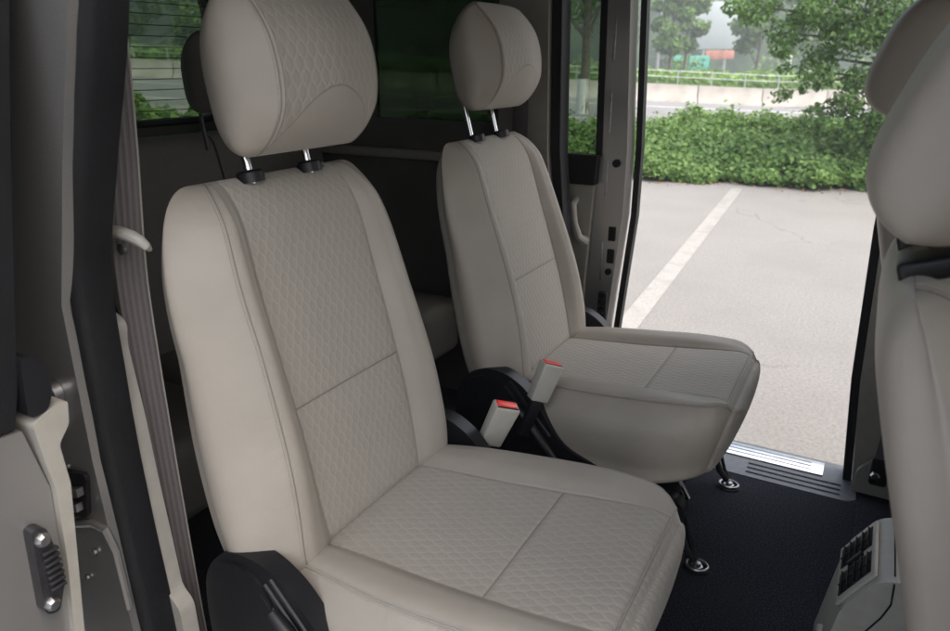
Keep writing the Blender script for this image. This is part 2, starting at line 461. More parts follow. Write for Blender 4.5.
def make_backrest(parent, rec):
    H, z1, z2 = .587, .505, .375
    base = list(np.linspace(-.03, z2, 34)) + [z2+(H-z2)*math.sin(t*math.pi/2) for t in np.linspace(.06, 1, 30)]
    zs, rows = rowset(base, [.232])
    rings = []
    for z in zs:
        Wm = interp(z, [-.03, .05, .2, .35], [.246, .262, .262, .250])
        W = Wm if z < z2 else .165+(Wm-.165)*math.sqrt(max(0, 1-((z-z2)/(H-z2))**2.3))
        k = 1. if z < z1 else math.sqrt(max(0, 1-((z-z1)/(H-z1))**2.2)); k = max(k, .02)
        kb = 1. if z > .0 else .8
        b = interp(z, [-.03, .03, .232, .45, .587], [.118, .130, .134, .133, .124])
        h = interp(z, [-.03, .1, .3, .5, .587], [.016, .030, .030, .018, .006])
        xc = interp(z, [-.03, .1, .2, .4, .5, .587], [.0, .006, .008, .0, -.003, -.012])
        xr = interp(z, [-.03, .1, .4, .587], [-.105, -.112, -.098, -.085])
        We = b+(W-b)*interp(z, [-.03, .15, .587], [.62, .50, .42])
        K = [(0, xc), (b, xc+.001), (b+(We-b)*.45, xc+h*.85), (We, xc+h*.92), (W, xc-.035), (W-.004, xr+.035), (W-.045, xr), (0, xr-.006)]
        xm = -.052
        K = [(y, xm+(x-xm)*k*kb) for y, x in K]
        rings.append((K, z))
    o = loft('backrest', rings, lambda f, r: f, [M['vinyl'], M['fabric']], parent, rows,
             loc=(0, 0, .365), rot=(0, -rec, 0), xf=lambda y, d, s, r: (d, y, s),
             uvf=lambda y, d, s, r: (y, s + (max(0, -.0-d)*.9 if s > .5 else 0)))
    return o
def make_headrest(parent, rec, lift=0.):
    zs = [ .609 + .232*(.5-.5*math.cos(t*math.pi)) for t in np.linspace(0, 1, 54)]
    rings = []
    for z in zs:
        q = (z-.609)/.232
        # side outline: wide, rounded like a pebble, widest above the middle
        w = smooth_table(q, [0, .02, .06, .12, .22, .40, .60, .76, .86, .93, .975, 1], [.116, .127, .135, .140, .144, .147, .148, .145, .138, .127, .111, .092])
        t = max(.004, (1-(abs(q-.5)/.5)**(6. if q < .5 else 3.4)))**(1/2.1)
        xf_ = interp(q, [0, .25, .6, 1], [.062, .100, .110, .086])
        xb = interp(q, [0, .3, .7, 1], [-.050, -.050, -.036, .004])
        xm = (xf_+xb)/2; ha = (xf_-xb)/2*t
        f, bk = xm+ha, xm-ha
        bb = min(.104+.006*q, w-.014)
        K = [(0, f), (bb, f-.012*t), (bb+.002, f-.0135*t), (bb+.004, f-.0155*t), (w*1., xm+ha*.10), (w*.97, xm-ha*.45), (w*.75, bk+.008*t), (0, bk)]
        K = [(y*.965, x+.019) for y, x in K]
        rings.append((K, z))
    return loft('headrest', rings, lambda f, r: f, [M['vinyl'], M['hfabric']], parent, (),
                loc=(0, 0, .365), rot=(0, -rec, 0), groove=.0015, xf=lambda y, d, s, r: (d, y, s+lift),
                uvf=lambda y, d, s, r: (y, s-.605))
def make_cushion(parent):
    xs, rows = rowset(list(np.linspace(-.05, .46, 52)), [.288])
    zt_f = lambda x: interp(x, [-.05, .05, .2, .35, .43, .455, .475, .49], [.362, .372, .383, .399, .409, .410, .404, .391])
    rings = []; X0 = .49
    def K_at(x, c=1.):
        zt = zt_f(x); W = smooth_table(x, [-.05, .1, .3, .38, .43, .46, .48, .49], [.226, .254, .270, .267, .250, .229, .207, .188])
        b = min(interp(x, [-.05, .1, .288, .42, .49], [.134, .138, .147, .150, .146]), W-.025)
        We = min(interp(x, [-.05, .2, .42, .49], [.196, .226, .214, .160]), W-.014); h = interp(x, [-.05, .1, .33, .42, .49], [.010, .019, .019, .010, .0])
        zb = interp(x, [-.05, .3, .49], [.205, .220, .236])
        return [(0, zt), (b, zt), (b+(We-b)*.42, zt+h*.95), (We, zt+h*.62), (W, zt-.048), (W-.002, zb+.042), (W-.020, zb+.002), (0, zb)]
    for x in xs+[.466, .472, .475, .478, .484, .488, .49]: rings.append((K_at(x), (x, 1.)))
    nb = len(rings); rows.append(nb-5)
    zmid = .33
    for c in [.992, .975, .95, .88, .78, .64, .48, .30, .14, .02]:
        K = [(y*c, zmid+(z-zmid)*c) for y, z in K_at(.49)]
        rings.append((K, (.49+.030*math.sqrt(1-c*c), c)))
    def xf(y, d, s, r):
        x, c = s
        lean = max(0., .41-d)
        return (x - ss(x, .25, .47)*lean*.24, y, d)
    def uvf(y, d, s, r):
        x, c = s
        if r >= nb-1: return (y, .49+(.41-d))
        return (y, x)
    o = loft('seat_cushion', rings, lambda f, r: f or r >= nb-1, [M['vinyl'], M['sfabric']], parent, rows, xf=xf, uvf=uvf)
    # piping along the front edge and the side edge seams
    pts = []
    Kf = K_at(.475); h, tg = half_ring(Kf)
    k3 = [i for i, t in enumerate(tg) if t == (3, 0)][0]
    front = [(xf(y, z, (.475, 1), 0)) for y, z in h[:k3+1]]
    pts = [(x, -y, z) for x, y, z in front[::-1]] + [(x, y, z) for x, y, z in front[1:]]
    m = MB().tube(pts, .0018, 6); p = m.build('piping', M['piping'], o)
    for sgn in (-1, 1):
        m = MB(); pp = []
        for x in np.linspace(-.04, .475, 30):
            hh, _ = half_ring(K_at(float(x))); y, z = hh[k3]; q = xf(y, z, (float(x), 1), 0); pp.append((q[0], sgn*q[1], q[2]+.0005))
        m.tube(pp, .0016, 6); m.build('piping', M['piping'], o)
    return o
def rounded_poly(pts, r=.015, n=4):
    out = []; k = len(pts)
    for i in range(k):
        p0, p, p1 = Vector(pts[i-1]), Vector(pts[i]), Vector(pts[(i+1) % k])
        a, b = (p0-p), (p1-p); ra = min(r, a.length*.45, b.length*.45); a = p+a.normalized()*ra; b = p+b.normalized()*ra
        for j in range(n+1):
            t = j/n; q = a*(1-t)**2+p*2*t*(1-t)+b*t*t; out.append((q.x, q.y))
    return out
SHIELD = [(-.135, .30), (-.128, .355), (-.098, .398), (-.055, .421), (.0, .419), (.050, .392), (.098, .335), (.150, .262), (.30, .225), (.43, .205),
          (.43, .15), (.20, .10), (.05, .03), (-.13, .03)]
def make_seat(name, loc, rec, lift):
    root = empty(name, loc)
    br = make_backrest(root, rec); hd = make_headrest(root, rec, lift); cu = make_cushion(root)
    # posts (children of the headrest) with black guides (children of the backrest)
    for s in (-1, 1):
        m = MB(); m.tube([(-.034, s*.065, .50), (-.034, s*.065, .66+lift)], .0062, 14)
        for k in range(3): m.tube([(-.0345, s*.065, .596+k*.014+lift*.6), (-.0345, s*.065, .599+k*.014+lift*.6)], .0066, 14)
        m.build('headrest_post', M['chrome'], hd)
        m = MB(); m.lathe([(.001, .575), (.021, .575), (.021, .590), (.0185, .5935), (.009, .5945), (.008, .590)], (-.034, s*.065, 0), 20)
        if s > 0: m.box((-.042, s*.065+.015, .578), (-.026, s*.065+.031, .589), .003)
        m.build('post_guide', M['black'], br)
    # shields
    for s in (-1, 1):
        pts = rounded_poly(SHIELD, .045, 8)
        m = MB(); a, b = sorted((s*.236, s*.270)); m.prism(pts, 1, a, b, .008, 3)
        sh = m.build('recliner_cover', M['black'], root)
        m = MB(); y = s*.270
        mt = Matrix.Rotation(-s*-math.pi/2, 4, 'X')
        m.lathe([(.066, -.004), (.066, .002), (.060, .005), (.052, .0052), (.049, .002), (.047, .002), (.040, .0035), (.001, .004)], (-.052, y, .335), 32, mt)
        m.build('pivot_cap', M['black'], sh)
        # ribbed rail running down beside the cushion
        m = MB()
        for off in (0, .018, .036):
            p0 = Vector((.012-off*.7, 0, .400-off*.75)); p1 = Vector((.115-off*.7, 0, .285-off*.75))
            m.tube([(p0.x, y, p0.z), (p1.x, y, p1.z)], .0045, 8)
        m.build('guide_rail', M['black'], sh)
    m = MB(); m.tube([(.02, -.280, .350), (.05, -.286, .335), (.13, -.288, .245), (.15, -.286, .222)], [.011, .013, .012, .009], 12)
    m.build('recline_lever', M['black'], root)
    # frame under the cushion
    m = MB(); m.box((-.08, -.205, .16), (.40, .205, .225), .01); m.build('seat_frame', M['blackm'], root)
    for s in (-1, 1):
        m = MB(); m.box((-.12, s*.19-.02, .01), (.05, s*.19+.02, .17), .006); m.build('leg', M['blackm'], root)
        m = MB(); m.tube([(.36, s*.19, .20), (.395, s*.19, .13), (.43, s*.19, .04), (.452, s*.19, .018)], .009, 8)
        m.tube([(.375, s*.19+.016, .20), (.41, s*.19+.016, .13), (.44, s*.19+.014, .04), (.455, s*.19+.01, .018)], .005, 8)
        lg = m.build('leg', M['black'], root)
        m = MB(); n = 28
        ring = [(  .458+.024*math.cos(t), s*.19+.020*math.sin(t), .007) for t in [2*math.pi*i/n for i in range(n)]]
        m.tube(ring, .0032, 8, True); m.build('floor_ring', M['steel'], lg)
        m = MB(); m.lathe([(.030, .0005), (.030, .003), (.026, .0045), (.001, .0045)], (.458, s*.19, 0), 24); m.build('anchor_cup', M['blackm'], lg)
        m = MB(); m.lathe([(.014, .001), (.014, .006), (.009, .007), (.009, .013), (.007, .014), (.001, .014)], (.458, s*.19, 0), 6)
        m.build('bolt', M['steel'], lg)
    m = MB(); pts = [(.36, -.13, .215), (.405, -.13, .195), (.418, -.11, .190), (.420, .11, .190), (.412, .13, .195), (.36, .14, .215)]
    pts = [(.40, -.215, .235), (.425, -.212, .19), (.415, -.19, .165), (.38, -.12, .155), (.38, .12, .155), (.415, .19, .165), (.425, .212, .19), (.40, .215, .235)]
    m.tube(pts, .0055, 10); m.build('release_bar', M['chrome'], root)
    return root
def make_buckle(parent, base, tip, w=.052, t=.031, roll=0.):
    """buckle from base to tip, its flat normal near +x"""
    base, tip = Vector(base), Vector(tip); z = (tip-base); L = z.length; z.normalize()
    x = Vector((1, -.9, .1)); x = (x-z*x.dot(z)).normalized(); y = z.cross(x)
    mt = Matrix((( y.x, x.x, z.x, base.x), (y.y, x.y, z.y, base.y), (y.z, x.z, z.z, base.z), (0, 0, 0, 1))) @ Matrix.Rotation(roll, 4, 'Z')
    m = MB(); v = m.box((-w/2, -t/2, L*.0), (w/2, t/2, L), .0045, 3)
    for q in m.bm.verts:
        k = q.co.z/L; q.co.x *= .86+.14*k; q.co.y *= .86+.14*k
    for q in m.bm.verts: q.co = mt @ q.co
    bk = m.build('seat_belt_buckle', M['buckle'], parent)
    m = MB(); m.box((-w*.41, -t*.36, L-.004), (w*.41, t*.22, L+.0020), .0015)
    for q in m.bm.verts: q.co = mt @ q.co
    m.build('release_button', M['red'], bk)
    m = MB(); m.box((-w*.43, t*.26, L-.002), (w*.43, t*.38, L+.0008), .0004)
    for q in m.bm.verts: q.co = mt @ q.co
    m.build('tongue_slot', M['blackm'], bk)
    m = MB(); m.box((-w*.28, -t*.22, -.09), (w*.28, t*.22, .004), .003)
    for q in m.bm.verts: q.co = mt @ q.co
    m.build('stalk', M['black'], bk)
    return bk
XS, YN, YF = -.666, .844, 1.604
near = make_seat('captain_seat', (XS, YN, .45), rad(12.6), 0.)
tag(near, 'nearest beige cloth captain seat, its cushion reaching the bottom edge of the photo', 'car seat', 'middle row captain seats')
far = copy_tree(near); far.location = (XS, YF, .45)
tag(far, 'beige cloth captain seat beside the open far sliding door, headrest on tall posts', 'car seat', 'middle row captain seats')
REC2 = rad(15.6)
for ch in far.children:
    if ch.name.startswith(('backrest', 'headrest')): ch.rotation_euler = (0, -REC2, 0)
    if ch.name.startswith('headrest'):
        ch.location = (-.030*math.sin(REC2)-.014, 0, .365+.030*math.cos(REC2))
make_buckle(near, (.060, .298, .350), (.099, .302, .444), w=.054, roll=.0)
make_buckle(far, (.088, -.285, .378), (.112, -.262, .464), w=.052, roll=-.1)

# ------------------------------------------------------------------ front seats (seen from behind)
def plain_seat(name, loc, rec, lift, sc):
    root = empty(name, loc)
    b = make_backrest(root, rec); h = make_headrest(root, rec, lift)
    for o in (b, h):
        o.data.materials[1] = M['vinyl']
    h.scale = sc
    for s in (-1, 1):
        MB().tube([(.02, s*.065, .640), (.02, s*.065, .69+lift)], .0062, 14).build('headrest_post', M['chrome'], h)
        m = MB(); m.box((-.065, s*.065-.026, .578), (-.01, s*.065+.026, .600), .006, 3); m.build('post_guide', M['black'], b)
    make_cushion(root)
    m = MB(); m.box((-.10, -.20, .0), (.42, .20, .20), .02); m.build('seat_frame', M['blackm'], root)
    m = MB(); m.box((-.02, -.18, .20), (.30, .18, .26), .02); m.build('seat_frame', M['blackm'], root)
    return root
fn = plain_seat('front_seat', (.288, .845, .45), rad(19), 0, (1.10, 1., 1.20))
for o in fn.children:
    pass
def place_head(o, tc, ang, scl):
    c = Vector((.035*scl[0], 0, .72*scl[2])); o.scale = scl; o.rotation_euler = (0, ang, 0)
    o.location = Vector(tc)-Matrix.Rotation(ang, 3, 'Y') @ c
for o in fn.children:
    if o.name.startswith('headrest'): place_head(o, (-.204, 0, 1.064), rad(16), (1.1, 1., 1.22))
tag(fn, 'front seat at the right edge, its pale smooth back and big headrest seen from behind', 'car seat', 'front seats')
ff = copy_tree(fn); ff.location = (.275, 1.60, .45)
for o in ff.children:
    if o.name.startswith('headrest'): place_head(o, (-.234, 0, 1.112), rad(12), (1.1, 1., 1.05))
tag(ff, 'farther front seat, its dark brown headrest showing past the right edge seat against the tree', 'car seat', 'front seats')

# ------------------------------------------------------------------ rear bench
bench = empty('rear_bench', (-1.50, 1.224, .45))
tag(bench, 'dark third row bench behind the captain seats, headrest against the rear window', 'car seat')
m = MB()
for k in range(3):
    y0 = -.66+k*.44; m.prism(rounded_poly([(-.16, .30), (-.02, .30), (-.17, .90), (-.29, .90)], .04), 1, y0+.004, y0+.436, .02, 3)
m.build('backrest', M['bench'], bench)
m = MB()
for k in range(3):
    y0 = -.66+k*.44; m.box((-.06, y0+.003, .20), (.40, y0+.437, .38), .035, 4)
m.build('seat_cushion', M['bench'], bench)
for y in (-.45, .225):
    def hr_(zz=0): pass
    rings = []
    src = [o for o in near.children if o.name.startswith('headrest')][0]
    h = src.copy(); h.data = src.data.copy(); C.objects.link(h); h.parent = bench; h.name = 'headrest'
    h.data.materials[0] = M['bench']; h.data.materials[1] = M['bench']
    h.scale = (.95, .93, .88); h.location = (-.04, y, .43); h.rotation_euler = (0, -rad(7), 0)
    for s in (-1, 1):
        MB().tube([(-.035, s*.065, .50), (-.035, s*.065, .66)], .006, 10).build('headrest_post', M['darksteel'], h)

# ------------------------------------------------------------------ the van shell
van = empty('minivan', (-.3, 1.22, 0))
van.location = (0, 0, 0)
tag(van, 'grey minivan body with beige trim, dark carpet and both sliding doors open', 'van')
def part(name, m, mat, parent=None, **k): return m.build(name, mat, parent or van, **k)
m = MB(); m.box((-2.0, .47, .40), (1.3, 1.868, .45)); m.box((.03, 1.868, .40), (1.3, 1.95, .45)); m.box((-2.0, 1.868, .40), (-.72, 1.95, .45))
fl = part('carpet', m, M['carpet'], smooth=False)
m = MB(); m.box((.10, .60, .452), (1.2, 1.865, .462), .004); part('floor_mat', m, M['carpet'])
m = MB(); m.box((-2.02, .45, 1.86), (1.35, 2.0, 1.92), .02); part('roof', m, M['headliner'])
m = MB(); m.box((-2.02, .38, 1.921), (1.35, 2.07, 1.96), .02); part('roof_skin', m, M['paint'])
# tailgate with window hole
def wall_hole(axis, pos0, pos1, a0, a1, z0, z1, ha0, ha1, hz0, hz1, rr, m):
    """frame panel with a rounded window hole (axis 0: plane x, axis 1: plane y)"""
    hole = rounded_poly([(ha0, hz0), (ha1, hz0), (ha1, hz1), (ha0, hz1)], rr, 6)
    outer = []
    c = ((ha0+ha1)/2, (hz0+hz1)/2)
    for p in hole:
        dx, dz = p[0]-c[0], p[1]-c[1]
        ts = []
        if abs(dx) > 1e-6: ts += [((a1 if dx > 0 else a0)-c[0])/dx]
        if abs(dz) > 1e-6: ts += [((z1 if dz > 0 else z0)-c[1])/dz]
        t = min(ts); outer.append((c[0]+dx*t, c[1]+dz*t))
    # snap nearest to corners
    for cor in ((a0, z0), (a1, z0), (a1, z1), (a0, z1)):
        i = min(range(len(outer)), key=lambda j: math.dist(outer[j], cor)); outer[i] = cor
    def P(p, t): return (t, p[0], p[1]) if axis == 0 else (p[0], t, p[1])
    n = len(hole); L = []
    for pp, t in ((hole, pos0), (outer, pos0), (outer, pos1), (hole, pos1)):
        L.append([m.bm.verts.new(P(p, t)) for p in pp])
    for q in range(4):
        A, B = L[q], L[(q+1) % 4]
        for i in range(n):
            try: m.bm.faces.new((A[i], A[(i+1) % n], B[(i+1) % n], B[i]))
            except ValueError: pass
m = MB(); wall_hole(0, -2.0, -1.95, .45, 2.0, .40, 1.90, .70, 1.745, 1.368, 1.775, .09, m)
part('tailgate', m, M['trimshade'], smooth=False)
m = MB(); m.box((-1.985, .66, 1.33), (-1.975, 1.79, 1.82)); rg = part('rear_window', m, M['rearglass'], smooth=False)
m = MB()
for k in range(13): m.box((-1.9735, .70, 1.40+k*.031), (-1.9725, 1.75, 1.4022+k*.031))
m.build('defroster_lines', M['blackm'], rg, smooth=False)
m = MB(); pts = rounded_poly([(.70, 1.368), (1.745, 1.368), (1.745, 1.775), (.70, 1.775)], .09, 8)
m.tube([(-1.945, p[0], p[1]) for p in pts], .012, 6, True); m.build('window_seal', M['rubber'], rg)
# far side wall, rear of the door opening
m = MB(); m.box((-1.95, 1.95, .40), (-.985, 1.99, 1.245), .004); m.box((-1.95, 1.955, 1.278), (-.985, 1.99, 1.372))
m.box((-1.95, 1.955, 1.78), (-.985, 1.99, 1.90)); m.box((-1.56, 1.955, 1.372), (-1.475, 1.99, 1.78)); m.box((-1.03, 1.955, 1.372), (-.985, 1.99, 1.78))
part('rear_side_panel', m, M['trimshade'])
m = MB(); m.box((-1.95, 1.925, 1.247), (-.985, 1.985, 1.277), .008, 3); part('side_ledge', m, M['trim'])
m = MB(); m.box((-1.49, 1.975, 1.36), (-1.01, 1.981, 1.79)); qw = part('quarter_window', m, M['tint'], smooth=False)
m = MB(); m.box((-1.95, 1.975, 1.36), (-1.545, 1.981, 1.79)); part('quarter_window', m, M['rearglass'], smooth=False)
m = MB(); m.box((-2.0, 1.991, .30), (-.86, 2.01, 1.28), .004); part('outer_skin', m, M['paint'])
# rear pillar trim beside the far door opening, with belt
m = MB(); m.prism([(-.995, .45), (-.74, .45), (-.80, 1.0), (-.835, 1.30), (-.85, 1.90), (-.995, 1.90)], 1, 1.92, 1.99, .012, 3)
cp = part('pillar_trim', m, M['trimshade'])
cp.data.materials[0] = M['trim']
m = MB(); m.sweep([(-.83, 1.955, 1.88), (-.815, 1.955, 1.30), (-.785, 1.955, 1.0), (-.725, 1.955, .46)],
                  [(-.016, -.018), (.012, -.018), (.018, -.008), (.018, .03), (-.016, .03)])
part('door_seal', m, M['rubber'])
sb = None
m = MB(); path = [(-.915, 1.905, 1.535), (-.915, 1.90, 1.30), (-.90, 1.90, 1.20), (-.88, 1.88, .95), (-.86, 1.85, .60)]
for A, B in zip(path, path[1:]):
    pass
def ribbon(m, path, wv, th):
    """flat strap along path; wv = width vector"""
    wv = Vector(wv)/2; rows = []
    for i, p in enumerate(path):
        p = Vector(p); t = (Vector(path[min(i+1, len(path)-1)])-Vector(path[max(i-1, 0)])).normalized(); nn = t.cross(wv).normalized()*th/2
        rows.append([m.bm.verts.new(p-wv-nn), m.bm.verts.new(p+wv-nn), m.bm.verts.new(p+wv+nn), m.bm.verts.new(p-wv+nn)])
    for A, B in zip(rows, rows[1:]):
        for j in range(4): m.bm.faces.new((A[j], A[(j+1) % 4], B[(j+1) % 4], B[j]))
    m.bm.faces.new(rows[0][::-1]); m.bm.faces.new(rows[-1])
ribbon(m, path, (.048, 0, 0), .0015)
sb = part('seat_belt', m, M['belt'])
m = MB(); m.box((-.945, 1.895, 1.525), (-.885, 1.92, 1.605), .012, 3); m.build('belt_anchor', M['trim'], sb)
m = MB(); m.tube([(-.93, 1.895, 1.53), (-.905, 1.885, 1.51), (-.878, 1.885, 1.515), (-.868, 1.89, 1.54), (-.875, 1.90, 1.56)], .007, 8); m.build('belt_loop', M['trim'], sb)
m = MB(); m.tube([(-.95, 1.90, 1.198), (-.915, 1.88, 1.19), (-.87, 1.88, 1.192), (-.86, 1.90, 1.20)], .012, 8); m.build('belt_loop', M['trim'], sb)
# far sliding door, slid back along the body
sd = empty('sliding_door', parent=van)
# (an empty cannot be a part: its pieces hang on the door panel mesh instead)
bpy.data.objects.remove(sd)
m = MB(); m.prism([(-1.85, .42), (-.66, .42), (-.672, .80), (-.66, 1.235), (-1.85, 1.235)], 1, 2.055, 2.12, .006)
m.box((-1.85, 2.06, 1.77), (-.70, 2.11, 1.90), .005); m.box((-1.85, 2.06, 1.235), (-1.75, 2.11, 1.77), .005)
dr = part('sliding_door', m, M['paint'], angle=30); dr['label'] = 'open far sliding door, slid back along the body'
m = MB(); m.prism([(-.728, .70), (-.672, .72), (-.640, 1.10), (-.640, 1.30), (-.668, 1.88), (-.728, 1.88), (-.716, 1.29), (-.735, 1.2)], 1, 2.052, 2.125, .008, 3)
fe = m.build('door_edge', M['paint'], dr)
m = MB(); m.prism([(-1.80, .46), (-.722, .46), (-.745, .80), (-.728, 1.195), (-1.80, 1.195)], 1, 2.028, 2.053, .010, 3)
m.build('door_trim', M['trim'], dr)
m = MB(); m.prism([(-1.80, 1.198), (-.722, 1.198), (-.718, 1.285), (-1.80, 1.285)], 1, 2.015, 2.05, .012, 3)
m.build('window_sill', M['blackm'], dr)
m = MB(); m.box((-1.78, 2.078, 1.26), (-.72, 2.083, 1.80)); m.build('door_window', M['doorglass'], dr, smooth=False)
m = MB(); m.sweep([(-.735, 2.06, 1.88), (-.722, 2.06, 1.28)], [(-.012, -.012), (.008, -.012), (.008, .02), (-.012, .02)])
m.build('window_seal', M['rubber'], dr)
m = MB(); m.sweep([(-.645, 2.12, 1.88), (-.622, 2.12, 1.30), (-.622, 2.12, 1.10), (-.652, 2.12, .72)], [(-.01, -.01), (.008, -.01), (.008, .02), (-.01, .02)])
m.build('door_seal', M['rubber'], dr)
m = MB(); m.tube([(-.782, 2.03, 1.150), (-.782, 2.006, 1.138), (-.772, 2.004, 1.08), (-.757, 2.004, 1.04), (-.745, 2.03, 1.022)], [.012, .011, .010, .012, .016], 10)
m.build('door_handle', M['trimlight'], dr)
# latch, holes and black contact block on the far door edge
for z, x in ((1.05, -.668), (.98, -.668)):
    m = MB(); m.box((x-.011, 2.046, z-.022), (x+.011, 2.053, z+.022), .002); m.build('latch_slot', M['blackm'], dr)
for x, z, r in ((-.668, 1.262, .012), (-.672, .93, .010)):
    m = MB(); m.lathe([(r, 0), (r, .008), (.001, .008)], (x, 2.053, z), 14, ROTX); m.build('rubber_stop', M['blackm'], dr)
m = MB(); m.box((-.697, 2.036, .755), (-.667, 2.053, .865), .006); m.build('contact_block', M['blackm'], dr)
for k in range(4):
    for j in range(2):
        m = MB(); m.lathe([(.0035, 0), (.0035, .004), (.001, .0045)], (-.688+j*.012, 2.036, .775+k*.022), 8, ROTX); m.build('contact_pin', M['chrome'], dr)
for z in (.70, .90, 1.15, 1.35, 1.55):
    m = MB(); m.box((-.700, 2.0505, z), (-.694, 2.0525, z+.12), .0008); m.build('door_rib', M['steel'], dr)
# far door sill
m = MB(); m.prism(rounded_poly([(-.72, 1.868), (.075, 1.868), (.098, 1.885), (.10, 2.06), (-.72, 2.06)], .012), 2, .415, .452, .006, 3)
sill = part('door_sill', m, M['greyplast'])
m = MB()
for y in (1.890, 1.915, 1.94): m.box((-.18, y, .452), (.06, y+.006, .4555), .0015)
m.build('grip_ridge', M['greyplast'], sill)
m = MB(); m.box((-.36, 1.968, .4525), (.012, 2.042, .4565), .0015); pl = m.build('scuff_plate', M['plate'], sill)
m = MB()
for y in (1.984, 2.004, 2.024): m.box((-.34, y, .4565), (-.02, y+.004, .4580), .0006)
m.build('plate_groove', M['steel'], sill)
m = MB(); m.box((-.80, 2.05, .10), (1.2, 2.07, .41), .01); part('rocker_panel', m, M['paint'])
# far front pillar with bolt and belt
m = MB(); m.prism([(.085, .452), (.30, .452), (.30, 1.88), (.045, 1.88), (.042, 1.15), (.058, .75)], 1, 1.93, 1.99, .012, 3)
bp = part('front_pillar_trim', m, M['trim'])
m = MB(); m.sweep([(.036, 2.0, 1.88), (.033, 2.0, 1.15), (.048, 2.0, .75), (.074, 2.0, .45)], [(-.012, -.02), (.010, -.02), (.010, .04), (-.012, .04)])
m.build('door_seal', M['rubber'], bp)
m = MB(); m.prism(rounded_poly([(.088, .47), (.30, .46), (.30, .60), (.150, .60), (.112, .56), (.088, .53)], .012), 1, 1.905, 1.932, .006, 3)
m.build('pillar_foot', M['trim'], bp)
m = MB(); m.box((.118, 1.896, .50), (.160, 1.91, .58), .008); m.build('belt_pocket', M['blackm'], bp)
m = MB(); m.lathe([(.013, 0), (.013, .006), (.009, .012), (.001, .013)], (.130, 1.893, .535), 6, ROTX); m.build('bolt', M['chrome'], bp)
m = MB(); ribbon(m, [(.165, 1.915, 1.6), (.160, 1.915, .9), (.140, 1.90, .55)], (.040, 0, 0), .0015); m.build('seat_belt', M['belt'], bp)
m = MB(); m.box((.15, 1.96, .30), (1.3, 1.99, 1.24), .01); part('front_door_panel', m, M['trim'])
m = MB(); m.box((.12, .46, .30), (1.3, .49, 1.20), .01); m.box((.12, .46, 1.201), (.26, .49, 1.86), .01); part('front_door_panel', m, M['trim'])
m = MB(); m.box((.26, .470, 1.19), (1.3, .476, 1.86)); part('front_door_window', m, M['tint'], smooth=False)  # unseen tinted glass, added with the upper post to cut near-front light
m = MB(); m.box((.30, 1.970, 1.23), (1.3, 1.976, 1.86)); part('front_door_window', m, M['tint'], smooth=False)
m = MB(); m.tube([(.22+.030*math.cos(t), 1.84+.022*math.sin(t), .468) for t in [2*math.pi*i/24 for i in range(24)]], .004, 8, True)
m.lathe([(.018, .462), (.018, .468), (.011, .472), (.001, .472)], (.22, 1.84, 0), 6)
part('floor_anchor', m, M['steel'])

# ---- near side: rear pillar, seal, belt and slid-back door
m = MB()   # pressed steel pillar; its opening edge curves like the seal
m.prism([(-1.9, .40), (-.855, .40), (-.860, .72), (-.875, 1.02), (-.872, 1.25), (-.812, 1.43), (-.748, 1.60), (-.70, 1.88), (-1.9, 1.88)], 1, .485, .515, .006, 2)
pp = part('rear_pillar', m, M['paint'])
m = MB(); m.prism(rounded_poly([(-1.01, .895), (-.905, .925), (-.886, 1.003), (-.985, .985)], .012), 1, .478, .4845, .003); m.build('roller_recess', M['blackm'], pp)
for x0, z0 in ((-.984, .940), (-.994, .912)):
    m = MB(); m.prism([(x0, z0), (x0+.085, z0+.027), (x0+.085, z0+.040), (x0, z0+.013)], 1, .468, .4775, .002); m.build('roller_bracket', M['steel'], pp)
m = MB(); m.tube([(-1.02, .483, .875), (-.96, .482, .893), (-.90, .482, .916), (-.872, .482, .915), (-.862, .484, .88), (-.858, .485, .78)], .006, 8); m.build('pressed_rib', M['paint'], pp)
m = MB(); m.prism(rounded_poly([(-.965, 1.045), (-.925, 1.052), (-.905, 1.125), (-.925, 1.14), (-.955, 1.12)], .01), 1, .472, .4845, .003)
m.tube([(-.935, .474, 1.125), (-.922, .452, 1.12), (-.925, .450, 1.08), (-.940, .474, 1.07)], .006, 8); m.build('striker', M['steel'], pp)
for x, z in ((-.948, .992), (-.915, .86), (-.93, 1.125), (-.945, 1.058), (-.95, .80)):
    m = MB(); m.lathe([(.006, 0), (.006, .004), (.004, .006), (.001, .006)], (x, .484, z), 8, ROTX); m.build('rivet', M['steel'], pp)
SEALP = [(-.68, .52, 1.90), (-.754, .52, 1.604), (-.819, .52, 1.432), (-.872, .52, 1.28), (-.880, .52, 1.131), (-.881, .52, 1.022), (-.876, .52, .887), (-.866, .52, .72), (-.855, .52, .44)]
def smoothpath(P, n=8):
    out = []
    for i in range(len(P)-1):
        a, b, c, d = P[max(i-1, 0)], P[i], P[i+1], P[min(i+2, len(P)-1)]
        for j in range(n): out.append(cr(a, b, c, d, j/n))
    return out+[P[-1]]
prof = [(-.028, -.012), (-.022, -.026), (-.006, -.030), (.002, -.020), (.008, -.024), (.018, -.020), (.026, -.008), (.026, .028), (-.028, .028)]
prof = [(q[0]*.70, q[1]) for q in prof]
m = MB(); m.sweep(smoothpath(SEALP), prof); part('door_seal', m, M['rubber'], angle=60)
m = MB(); m.sweep(smoothpath([(x-.010, y-.031, z) for x, y, z in SEALP]), [(-.003, -.002), (.003, -.002), (.003, .004), (-.003, .004)])
part('seal_lip', m, M['blackm'])
